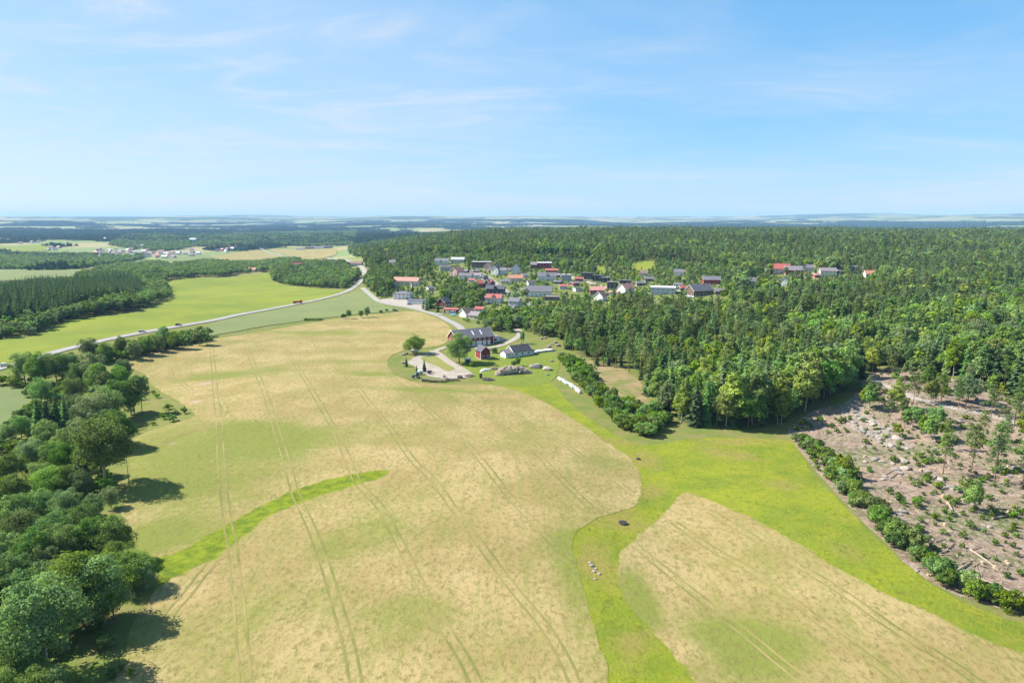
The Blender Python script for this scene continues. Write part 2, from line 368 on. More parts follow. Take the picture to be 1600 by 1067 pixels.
# ------------------------------------------------------------------ crop, grass and gravel surfaces
def crop_mat(name, tan, tan2, green, dark, coarse=1.0):
    m, N, L = new_mat(name); b = N['Principled BSDF']; t = N.new('ShaderNodeTexCoord').outputs['Object']
    at = N.new('ShaderNodeAttribute'); at.attribute_name = 'green'
    base = mixcol(N, L, mapr(N, L, noise_node(N, L, t, .045, 5, .6), .38, .62), tan, tan2)
    n1 = noise_node(N, L, t, .035, 7, .68, .6); n2 = noise_node(N, L, t, .55, 6, .72)
    g = nmath(N, L, 'ADD', nmath(N, L, 'MULTIPLY', n1, .9), nmath(N, L, 'MULTIPLY', n2, .55)); g = nmath(N, L, 'ADD', g, at.outputs['Fac'])
    col = mixcol(N, L, mapr(N, L, g, .60, 1.08), base, green)
    mpn = N.new('ShaderNodeMapping'); mpn.inputs['Rotation'].default_value = (0, 0, R(28)); mpn.inputs['Scale'].default_value = (1.2, .8, 1); L.new(t, mpn.inputs[0])
    sp = noise_node(N, L, mpn.outputs[0], .8 * coarse, 6, .8, .3)
    col = mixcol(N, L, mapr(N, L, sp, .44, .66, 0, .85), col, dark)
    col = mixcol(N, L, mapr(N, L, noise_node(N, L, t, 2.3, 3, .8), .52, .75, 0, .35), col, tan2)
    mp2 = N.new('ShaderNodeMapping'); mp2.inputs['Rotation'].default_value = (0, 0, R(-23)); mp2.inputs['Scale'].default_value = (.55, .035, 1); L.new(t, mp2.inputs[0])
    col = mixcol(N, L, mapr(N, L, noise_node(N, L, mp2.outputs[0], 1.0, 5, .65), .46, .70, 0, .42), col, green)
    al = N.new('ShaderNodeAttribute'); al.attribute_name = 'lush'
    lf = mapr(N, L, nmath(N, L, 'ADD', al.outputs['Fac'], nmath(N, L, 'MULTIPLY', nmath(N, L, 'ADD', n2, noise_node(N, L, t, .18, 4, .6)), .55)), .72, 1.0)
    lcol = mixcol(N, L, mapr(N, L, noise_node(N, L, t, .35, 6, .75), .35, .65), (.165, .20, .014), (.075, .11, .010))
    col = mixcol(N, L, lf, col, lcol)
    ab = N.new('ShaderNodeAttribute'); ab.attribute_name = 'bare'
    col = mixcol(N, L, mapr(N, L, nmath(N, L, 'ADD', ab.outputs['Fac'], nmath(N, L, 'MULTIPLY', n2, .8)), .75, 1.15, 0, .85), col, (.30, .225, .165))
    L.new(col, b.inputs['Base Color']); b.inputs['Roughness'].default_value = 1; b.inputs['Specular IOR Level'].default_value = .08
    bn = N.new('ShaderNodeBump'); bn.inputs['Distance'].default_value = .4; bn.inputs['Strength'].default_value = .55
    L.new(nmath(N, L, 'ADD', sp, nmath(N, L, 'MULTIPLY', noise_node(N, L, t, .35, 4, .6), .8)), bn.inputs['Height']); L.new(bn.outputs[0], b.inputs['Normal'])
    return m
def grass_mat(name, c1, c2, c3, dry, s=.05, att=False, tex=False):
    m, N, L = new_mat(name); b = N['Principled BSDF']; t = N.new('ShaderNodeTexCoord').outputs['Object']
    col = mixcol(N, L, mapr(N, L, noise_node(N, L, t, s, 6, .62), .36, .64), c1, c2)
    col = mixcol(N, L, mapr(N, L, noise_node(N, L, t, s * 3.3, 5, .7, .5), .48, .72, 0, .8), col, c3)
    dv = mapr(N, L, noise_node(N, L, t, s * 1.1 + .013, 7, .72), .56, .74, 0, .85)
    if att:
        at = N.new('ShaderNodeAttribute'); at.attribute_name = 'dry'
        dv = mapr(N, L, nmath(N, L, 'ADD', at.outputs['Fac'], nmath(N, L, 'MULTIPLY', noise_node(N, L, t, .11, 7, .72), .9)), .46, .86, 0, .85)
    col = mixcol(N, L, dv, col, dry)
    col = mixcol(N, L, mapr(N, L, noise_node(N, L, t, .9, 6, .8, .4), .47, .72, 0, .55), col, c2)
    if tex:
        dk = tuple(k * .5 for k in c2); col = mixcol(N, L, mapr(N, L, noise_node(N, L, t, .55, 7, .82, .5), .48, .70, 0, .75), col, dk)
        col = mixcol(N, L, mapr(N, L, noise_node(N, L, t, .28, 6, .8, .8), .52, .74, 0, .6), col, dry)
    L.new(col, b.inputs['Base Color']); b.inputs['Roughness'].default_value = 1; b.inputs['Specular IOR Level'].default_value = .1
    bn = N.new('ShaderNodeBump'); bn.inputs['Distance'].default_value = .6 if tex else .3; bn.inputs['Strength'].default_value = .7 if tex else .5
    L.new(noise_node(N, L, t, 1.0, 6, .75), bn.inputs['Height']); L.new(bn.outputs[0], b.inputs['Normal'])
    return m
M['barley'] = crop_mat('ripening_barley', (.322, .246, .112), (.25, .19, .076), (.15, .17, .034), (.125, .11, .036))
M['meadow'] = grass_mat('meadow_grass', (.185, .21, .016), (.125, .165, .016), (.225, .22, .018), (.22, .175, .05), att=True, tex=True)
M['lush'] = grass_mat('lush_grass', (.15, .20, .009), (.11, .16, .009), (.085, .13, .009), (.19, .21, .012), .09)
M['greenfield'] = grass_mat('green_cereal', (.165, .19, .02), (.12, .155, .02), (.19, .20, .024), (.19, .19, .032), .012)
M['greyfield'] = grass_mat('grey_green_oats', (.145, .168, .062), (.125, .15, .055), (.155, .175, .066), (.175, .175, .07), .03)
M['lawn'] = grass_mat('farm_lawn', (.125, .17, .022), (.15, .18, .026), (.10, .14, .02), (.215, .18, .07), .09, tex=True)
M['darkfield'] = grass_mat('young_crop', (.125, .155, .058), (.11, .14, .05), (.135, .16, .062), (.145, .165, .068), .03)
M['gravel'] = surf('pale_gravel', (0.2666, 0.2236, 0.1849), (0.3182, 0.2752, 0.2365), .25, 2, .05, .95, (.24, .21, .15), .08)
M['asphalt'] = surf('pale_asphalt', (0.2666, 0.2451, 0.2279), (0.2322, 0.2150, 0.2021), .2, 3, .02, .9)  # two close pale greys, set from how bright the road looks
M['track'] = surf('wheel_track', (.125, .128, .034), (.19, .165, .052), .14, 1.2, .2, 1, (.235, .19, .07), .03)
M['felled'] = surf('felled_ground', (.255, .175, .125), (.165, .12, .085), .16, 1.1, .6, 1, (.085, .105, .03), .06, .05, (.7, (.33, .27, .21), .75))
M['bare'] = surf('bare_soil', (.30, .235, .18), (.24, .19, .14), .4, 2, .1, 1)

M['heath'] = surf('dry_heath', (.25, .185, .10), (.18, .15, .065), .16, 1.1, .4, 1, (.12, .14, .035), .09, .05)
def spot(px, py, sx, sy, amp):
    c = G(px, py); return (c[0], c[1], sx, sy, amp)
GREEN_SPOTS = [spot(*a) for a in [(300, 700, 34, 22, .42), (250, 760, 22, 16, .30), (440, 690, 14, 18, .36), (380, 670, 16, 10, .25), (340, 590, 16, 9, .40), (420, 580, 18, 7, .25), (480, 520, 60, 10, .30), (600, 585, 16, 7, .45), (560, 565, 30, 6, .28),
               (650, 560, 12, 8, .3), (690, 610, 30, 4, .4), (300, 830, 18, 8, .25), (230, 850, 8, 12, .4), (520, 860, 10, 8, .25), (450, 950, 16, 8, .22), (900, 900, 3, 22, .4), (880, 850, 6, 8, .25), (650, 950, 10, 6, .2),
               (1140, 990, 8, 5, .45), (1210, 1005, 9, 5, .4), (1180, 1040, 8, 4, .3), (990, 920, 3, 9, .45), (1000, 960, 3, 5, .4), (940, 720, 7, 9, .2), (240, 980, 8, 10, .3), (250, 640, 14, 8, .3), (700, 690, 30, 14, .14), (600, 820, 7, 8, .28)]]
TAN_SPOTS = [spot(*a) for a in [(320, 600, 10, 6, .6), (305, 628, 6, 3, .9), (680, 715, 26, 14, .35), (400, 555, 40, 9, .3), (620, 510, 40, 12, .35), (500, 640, 20, 10, .15), (1100, 800, 18, 8, .25), (700, 900, 20, 14, .15), (320, 900, 10, 10, .3), (280, 950, 8, 8, .2)]]
def green_attr(x, y):
    g = np.zeros_like(x)
    for s in GREEN_SPOTS: g += bump(x, y, *s)
    for s in TAN_SPOTS: g -= bump(x, y, *s)
    return g - .03
BARE = [spot(*a) for a in [(320, 600, 6, 5, .8), (305, 628, 4.5, 3.5, .9), (272, 694, 4, 2.5, .7), (376, 716, 2, 2.5, .6), (340, 905, 6, 3, .4), (300, 640, 3, 3, .5), (690, 712, 14, 4, .3)]]
def bare_attr(x, y):
    g = np.zeros_like(x)
    for s in BARE: g += bump(x, y, *s)
    return g
DRY_SPOTS = [spot(*a) for a in [(1120, 705, 8, 6, .3), (1160, 715, 6, 4, .35), (1230, 760, 5, 5, .4), (1010, 720, 6, 8, .4), (960, 810, 8, 10, .35), (925, 880, 4, 9, .5), (1020, 770, 5, 6, .4), (990, 1010, 3, 6, .35), (1180, 690, 30, 3, .45), (970, 690, 8, 6, .3), (1330, 860, 5, 5, .25)]]
def dry_attr(x, y):
    g = np.zeros_like(x)
    for s in DRY_SPOTS: g += bump(x, y, *s)
    return g
sheet('meadow', MEADOW, .08, M['meadow'], 4, .1, 'bright green grass strip and meadow curving between the barley fields', attr={'dry': dry_attr})
RIB = np.array(smooth(RIBBON))
def seg_dist(line, x, y):
    a = line; b = np.roll(line, -1, 0); d = np.full(x.shape, 1e9)
    for p, q in zip(a, b):
        v_ = q - p; t = np.clip(((x - p[0]) * v_[0] + (y - p[1]) * v_[1]) / (v_ @ v_ + 1e-9), 0, 1); d = np.minimum(d, np.hypot(x - p[0] - t * v_[0], y - p[1] - t * v_[1]))
    return d
EDGE_A = np.array(smooth(FIELD_A)); EDGE_D = np.array(smooth(FIELD_D))
def lush_attr(x, y): d = seg_dist(RIB, x, y); return np.maximum(.30 - seg_dist(EDGE_A, x, y) / 6, np.where(inside(RIB, x, y), np.clip(.35 + d / 4, 0, 1), np.clip(.35 - d / 6, -.6, 1)))
field_a = sheet('barley_field', FIELD_A, .13, M['barley'], 2.6, .2, 'large ripening barley field with tractor tramlines', attr={'green': green_attr, 'bare': bare_attr, 'lush': lush_attr})
field_d = sheet('barley_field', FIELD_D, .13, M['barley'], 2.6, .2, 'smaller pale barley field beside the meadow', attr={'green': green_attr, 'bare': bare_attr, 'bare': bare_attr, 'lush': lambda x, y: .30 - seg_dist(EDGE_D, x, y) / 6})
sheet('knoll', GP([(900, 566), (940, 566), (972, 576), (1000, 596), (1012, 626), (1030, 650), (1000, 655), (960, 632), (928, 602)]), .10, M['heath'], 4, .1, 'brown heathery knoll behind the thicket')
sheet('clearing', CLEARCUT, .10, M['felled'], 4, .1, 'felled woodland with bare soil and brash')
OUTCROP = GP([(1312, 646), (1332, 624), (1352, 636), (1372, 660), (1402, 684), (1420, 700), (1392, 702), (1358, 684), (1330, 668)])
M['outcrop'] = surf('bare_pink_rock', (.36, .285, .225), (.22, .17, .13), .35, .8, 1.0, .95, (.30, .255, .215), .2, .1, (1.1, (.12, .10, .08), .7))
sheet('rock_outcrop', OUTCROP, .3, M['outcrop'], 1.6, .5, 'bare pale rock outcrop at the upper left of the felled ground', rag=1.5)
sheet('green_field', GREEN_W, .35, M['greenfield'], 9, .4, 'bright green cereal field beyond the road')
sheet('oat_field', GREY_F, .35, M['greyfield'], 8, .4, 'grey green field between the road and the barley')
sheet('crop_field', FIELD_L, .30, M['darkfield'], 6, .3, 'dark green field at the left edge behind the grove')
sheet('farm_lawn', LAWN, .12, M['lawn'], 4, .1, 'lawn round the farmhouse')
sheet('farm_yard', YARD, .17, M['gravel'], 3, .1, 'gravel farm yard')
M['drygrass'] = grass_mat('dry_yard_grass', (.165, .175, .045), (.20, .185, .06), (.14, .16, .035), (.29, .24, .14), .2)
sheet('yard_island', ISLAND, .23, M['drygrass'], 3, .05, 'grass island in the farm yard')
M['townground'] = grass_mat('garden_ground', (.10, .13, .03), (.13, .145, .038), (.15, .15, .042), (.32, .275, .22), .05)
sheet('town_ground', TOWN, .08, M['townground'], 9, .1, 'gardens, gravel and rough grass between the houses')
sheet('gravel_lot', LOT, .30, M['gravel'], 4, .1, 'gravel forecourt beside the white garages')
for nme, pts, mt, lab in [
    ('pale_field', [(-200, 440), (0, 424), (128, 424), (150, 430), (60, 438), (0, 441), (-200, 460)], 'greyfield', 'pale field behind the spruce plantation'),
    ('stubble_field', [(332, 401), (380, 393), (406, 391), (432, 399), (444, 403), (410, 411), (380, 413), (345, 408)], 'barley', 'golden field left of the far road'),
    ('green_field', [(255, 407), (300, 399), (332, 401), (345, 408), (300, 410)], 'greyfield', 'grey green field below the village'),
    ('stubble_field', [(420, 390), (470, 391), (520, 388), (524, 399), (490, 406), (455, 402)], 'barley', 'golden field below the far farmhouses'),
    ('green_field', [(0, 385), (70, 382), (80, 388), (60, 396), (20, 394), (-100, 398), (-160, 388)], 'greenfield', 'light green field before the far village'),
    ('green_field', [(986, 414), (1000, 410), (1020, 410), (1024, 424), (1004, 429), (988, 427)], 'greenfield', 'small yellow green paddock behind the houses'),
    ('green_field', [(930, 418), (945, 417), (947, 430), (936, 432)], 'greenfield', 'tiny yellow green paddock above the black houses')]:
    poly = GP(pts); NOTREE.append(poly)
    sheet(nme, poly, 1.2, M[mt], 26, 1.0, lab, attr={'green': lambda x, y: x * 0, 'lush': lambda x, y: x * 0 - .8} if mt == 'barley' else None)
ribbon('road', ROAD, 7.0, .42, M['asphalt'], label='pale main road between the green fields', skirt=.4, step=5)
ribbon('lane', LANE, 5.0, .36, M['asphalt'], label='lane running down behind the barn', skirt=.3)
ribbon('street', STREET, 6.5, .5, M['asphalt'], label='street climbing through the houses', skirt=.4)
ribbon('street', STREET2, 6.0, .5, M['gravel'], label='gravel street below the black houses', skirt=.4)
ribbon('driveway', DRIVE, 4.5, .20, M['gravel'], label='gravel drive round the barn', skirt=.1)
ribbon('driveway', DRIVE2, 4.0, .24, M['gravel'], label='drive from barn to yard', skirt=.1)
ribbon('driveway', DRIVE3, 4.5, .27, M['gravel'], label='drive along the yard', skirt=.1)
ribbon('track', TRACK, 3.2, .25, M['gravel'], label='pale forest track above the felled ground', skirt=.2)
TRAM = [(field_a, [[(330, 541), (334, 581), (337, 622), (342, 655), (344, 699), (347, 743), (352, 790), (356, 821), (362, 850), (368, 900), (374, 950), (380, 1030), (386, 1090)],
  [(386, 544), (403, 588), (420, 632), (433, 676), (447, 720), (460, 767), (470, 790), (490, 834), (507, 880), (525, 940), (545, 1010), (560, 1090)],
  [(440, 537), (467, 578), (494, 622), (521, 669), (548, 730), (561, 757), (592, 790), (615, 831), (640, 880), (670, 940), (700, 990), (725, 1030), (755, 1090)],
  [(490, 534), (531, 578), (571, 622), (609, 669), (642, 716), (679, 753), (715, 804), (760, 864), (805, 924), (850, 978), (884, 1035), (905, 1090)],
  [(531, 527), (585, 564), (629, 605), (679, 649), (720, 685), (756, 725), (797, 777), (850, 834), (889, 878)],
  [(600, 572), (650, 596), (700, 620), (760, 650), (805, 680), (869, 740), (910, 781), (936, 804)],
  [(730, 612), (790, 640), (857, 680), (914, 717), (962, 751), (985, 770)],
  [(235, 563), (222, 578)], [(271, 552), (268, 588)],
  [(262, 588), (282, 598), (300, 612), (292, 622)],
  [(345, 628), (352, 640), (342, 655), (320, 668), (270, 686), (236, 702)],
  [(330, 880), (312, 903), (293, 928), (272, 952), (260, 972), (283, 1003), (319, 1035), (340, 1070)]]),
 (field_d, [[(992, 852), (1040, 892), (1100, 940), (1172, 996), (1220, 1036), (1290, 1090)],
  [(1052, 816), (1116, 860), (1180, 896), (1240, 940), (1296, 984), (1380, 1046), (1430, 1090)],
  [(1110, 800), (1196, 852), (1260, 892), (1310, 922), (1400, 985), (1490, 1040), (1560, 1090)]])]
for fld, lines in TRAM:
    for ln in lines:
        w = GP(ln)
        for off in (-.95, .95): ribbon('wheel_track', w, .5, .175, M['track'], fld, 2.0, off=off)
# ------------------------------------------------------------------ buildings
def paint(name, c, rough=.7, boards=True):
    m, N, L = new_mat(name); b = N['Principled BSDF']; t = N.new('ShaderNodeTexCoord').outputs['Object']
    d = tuple(k * .8 for k in c)
    L.new(mixcol(N, L, mapr(N, L, noise_node(N, L, t, .9, 6, .7), .35, .7), c, d), b.inputs['Base Color']); b.inputs['Roughness'].default_value = rough
    if boards:
        w = N.new('ShaderNodeTexWave'); w.inputs['Scale'].default_value = 1.6; w.bands_direction = 'Z'; L.new(t, w.inputs['Vector'])
        bn = N.new('ShaderNodeBump'); bn.inputs['Distance'].default_value = .03; L.new(w.outputs['Fac'], bn.inputs['Height']); L.new(bn.outputs[0], b.inputs['Normal'])
    return m
def tiles(name, c, rough=.75):
    m, N, L = new_mat(name); b = N['Principled BSDF']; t = N.new('ShaderNodeTexCoord').outputs['Object']
    d = tuple(k * .68 for k in c)
    L.new(mixcol(N, L, mapr(N, L, noise_node(N, L, t, 1.2, 6, .75), .3, .7), c, d), b.inputs['Base Color']); b.inputs['Roughness'].default_value = rough
    w = N.new('ShaderNodeTexWave'); w.inputs['Scale'].default_value = 1.1; w.bands_direction = 'X'; L.new(t, w.inputs['Vector'])
    bn = N.new('ShaderNodeBump'); bn.inputs['Distance'].default_value = .06; L.new(w.outputs['Fac'], bn.inputs['Height']); L.new(bn.outputs[0], b.inputs['Normal'])
    return m
PC = dict(white=(.78, .77, .74), cream=(.70, .62, .48), red=(.27, .022, .026), brown=(.13, .075, .05), black=(.035, .035, .04), grey=(.36, .37, .38), navy=(.05, .065, .10), yellow=(.62, .45, .2), pink=(.62, .42, .36), barnred=(.24, .018, .022), lightgrey=(.55, .57, .58), redbrown=(.20, .05, .04), blue=(.05, .2, .5))
RC = dict(slate=(.15, .145, .16), dark=(.07, .068, .08), salmon=(.52, .235, .18), orange=(.46, .19, .115), redtile=(.42, .10, .08), brownroof=(.19, .125, .10), pale=(.55, .55, .55), mauve=(.25, .20, .21), flatgrey=(.45, .46, .46))
WALL = {k: paint('paint_' + k, c) for k, c in PC.items()}; ROOF = {k: tiles('roof_' + k, c) for k, c in RC.items()}
M['trim'] = paint('white_trim', (.8, .8, .78), .5, False)
M['glass'] = surf('window_glass', (.03, .04, .05), (.05, .06, .075), .5, rough=.12, spec=.6)
M['concrete'] = surf('concrete', (.42, .41, .39), (.5, .49, .47), .8, 5, .02)
M['brick'] = surf('chimney_brick', (.30, .14, .10), (.38, .22, .17), 3)
M['wood'] = surf('weathered_wood', (.28, .22, .16), (.20, .16, .12), 2, 8, .03)
HOUSES = []      # (centre x, y, radius, image rectangle)

def windows(root, wdt, dep, wallh, rows, n, side_n, far):
    fr = .07
    def one(x, y, z, w, h, ax):
        b = MB()
        if ax == 'y': b.box(x - w / 2, x + w / 2, y - fr, y + .05, z, z + h)
        else: b.box(y - .05 if x > 0 else y - fr, y + fr if x > 0 else y + .05, x * 0 + one.c - w / 2, one.c + w / 2, z, z + h)
        o = b.build('window', M['trim'], root)
        g = MB(); k = .12
        if ax == 'y': g.box(x - w / 2 + k, x + w / 2 - k, y - fr - .025, y - fr + .02, z + k, z + h - k)
        elif x > 0: g.box(y + fr - .02, y + fr + .025, one.c - w / 2 + k, one.c + w / 2 - k, z + k, z + h - k)
        else: g.box(y - fr - .025, y - fr + .02, one.c - w / 2 + k, one.c + w / 2 - k, z + k, z + h - k)
        g.build('pane', M['glass'], o)
    for r_ in range(rows):
        z = 1.0 + r_ * 2.6
        if z + 1.2 > wallh: break
        for i in range(n):
            x = (i + .5) / n * wdt - wdt / 2
            one(x, -dep / 2, z, 1.25, 1.2, 'y')
        for sx in (-1, 1):
            for i in range(side_n):
                one.c = (i + .5) / side_n * dep - dep / 2
                one(sx, sx * wdt / 2, z, 1.1, 1.2, 'x')

def building(name, x, y, wdt, dep, wallh, rise, yaw, wall, roof, label, kind='gable', rows=1, n=3, side_n=2, chimney=True, door=True, cat='house', group=None, centre=None, over=.5, garage=0, dormer=0, porch=False, glaze=True):
    """px base point of the middle of the camera-facing side; ridge along local x"""
    if centre is None:
        p = G(x, y); a = math.atan2(p[0], p[1]); c = (p[0] + math.sin(a) * dep * .5, p[1] + math.cos(a) * dep * .5)
    else: c = centre
    z = min(hz(c[0] + i, c[1] + j) for i in (-wdt / 2, wdt / 2) for j in (-dep / 2, dep / 2))
    lift = max(hz(c[0] + i, c[1] + j) for i in (-wdt / 2, wdt / 2) for j in (-dep / 2, dep / 2)) - z
    root = empty(name, (c[0], c[1], z + lift * .55), R(yaw)); tag(root, label, cat, group)
    W, D = wdt / 2, dep / 2; b = MB()
    if kind == 'gable': b.prism([(-D, -lift), (D, -lift), (D, wallh), (0, wallh + rise - .02), (-D, wallh)], -W, W)
    else: b.box(-W, W, -D, D, -lift, wallh)
    b.build('wall', WALL[wall], root)
    MB().box(-W - .06, W + .06, -D - .06, D + .06, -lift - .3, .35).build('foundation', M['concrete'], root)
    rb = MB(); o = over; th = .22
    if kind == 'gable':
        k = rise / D; e = wallh - k * o
        rb.prism([(-D - o, e), (0, wallh + rise), (D + o, e), (D + o, e + th), (0, wallh + rise + th), (-D - o, e + th)][::-1], -W - o, W + o)
        rf = rb.build('roof', ROOF[roof], root)
        for sx in (-1, 1):
            t = MB(); X0 = sx * (W + o); lo, hi = min(X0, X0 + sx * .06), max(X0, X0 + sx * .06)
            t.prism([(-D - o, e - .12), (0, wallh + rise - .12), (D + o, e - .12), (D + o, e + th + .03), (0, wallh + rise + th + .03), (-D - o, e + th + .03)][::-1], lo, hi)
            t.build('bargeboard', M['trim'], root)
    elif kind == 'hip':
        q = max(W - D, .4); e = wallh
        vs_ = [(-W - o, -D - o, e), (W + o, -D - o, e), (W + o, D + o, e), (-W - o, D + o, e), (-q, 0, e + rise), (q, 0, e + rise), (-W - o, -D - o, e - .2), (W + o, -D - o, e - .2), (W + o, D + o, e - .2), (-W - o, D + o, e - .2)]
        rb.add(vs_, [(0, 1, 5, 4), (1, 2, 5), (2, 3, 4, 5), (3, 0, 4), (6, 7, 1, 0), (7, 8, 2, 1), (8, 9, 3, 2), (9, 6, 0, 3), (9, 8, 7, 6)])
        rf = rb.build('roof', ROOF[roof], root)
    else:
        rb.box(-W - .25, W + .25, -D - .25, D + .25, wallh, wallh + .35); rf = rb.build('roof', ROOF[roof], root)
    if chimney:
        cx = W * .3; MB().box(cx - .35, cx + .35, -.35 + .6, .35 + .6, wallh + rise * .4, wallh + rise + 1.0).build('chimney', M['brick'], rf)
    if dormer:
        for i in range(dormer):
            cx = ((i + .5) / dormer - .5) * wdt * .8; d_ = MB(); hw = 1.3
            d_.add([(cx - hw, -D - .1, wallh - .2), (cx + hw, -D - .1, wallh - .2), (cx + hw, -D - .1, wallh + rise * .45), (cx, -D - .1, wallh + rise * .85), (cx - hw, -D - .1, wallh + rise * .45),
                    (cx - hw, 0, wallh - .2), (cx + hw, 0, wallh - .2), (cx + hw, 0, wallh + rise * .45), (cx, 0, wallh + rise * .85), (cx - hw, 0, wallh + rise * .45)],
                   [(0, 1, 2, 3, 4), (9, 8, 7, 6, 5), (1, 6, 7, 2), (2, 7, 8, 3), (3, 8, 9, 4), (4, 9, 5, 0), (0, 5, 6, 1)])
            dm = d_.build('dormer', WALL[wall], root)
            MB().box(cx - .5, cx + .5, -D - .16, -D - .08, wallh + .2, wallh + 1.2).build('pane', M['glass'], dm)
            k = MB(); a_, b_ = wallh + rise * .45, wallh + rise * .85
            k.prism([(0, 0), (1, 0), (1, .15), (0, .15)], 0, 1); k.v = []; k.f = []
            for sx in (-1, 1):
                k.add([(cx, -D - .3, b_ + .02), (cx + sx * (hw + .25), -D - .3, a_ - .08), (cx + sx * (hw + .25), 0, a_ - .08), (cx, 0, b_ + .02), (cx, -D - .3, b_ + .2), (cx + sx * (hw + .25), -D - .3, a_ + .1), (cx + sx * (hw + .25), 0, a_ + .1), (cx, 0, b_ + .2)],
                      [(0, 1, 2, 3), (7, 6, 5, 4), (0, 4, 5, 1), (1, 5, 6, 2), (2, 6, 7, 3), (3, 7, 4, 0)])
            k.build('dormer_roof', ROOF[roof], dm)
    if garage:
        for i in range(garage):
            cx = (i + .5) / garage * wdt - W; g = MB(); gw = min(wdt / garage * .38, 1.6)
            g.box(cx - gw, cx + gw, -D - .09, -D + .05, .05, min(2.6, wallh - .4)); g.build('garage_door', M['trim'], root)
    elif glaze: windows(root, wdt, dep, wallh, rows, n, side_n, True)
    if door and not garage:
        cx = W * .62 if n % 2 == 0 else wdt / max(n, 1) * .5
        dd = MB().box(cx - .5, cx + .5, -D - .08, -D + .05, 0.05, 2.1).build('door', M['wood'], root)
        MB().box(cx + .32, cx + .4, -D - .14, -D - .07, 1.0, 1.1).build('handle', M['glass'], dd)
    if porch:
        MB().box(-W * .7, W * .7, -D - 2.4, -D - .1, -lift - .2, .5).build('terrace', M['wood'], root)
    px, py, dep_ = proj(c[0], c[1], z); rad = math.hypot(W, D); s = FPX / dep_
    HOUSES.append((c[0], c[1], rad, px - rad * s * .9, px + rad * s * .9, py - (wallh + rise) * s, py + 2))
    return root

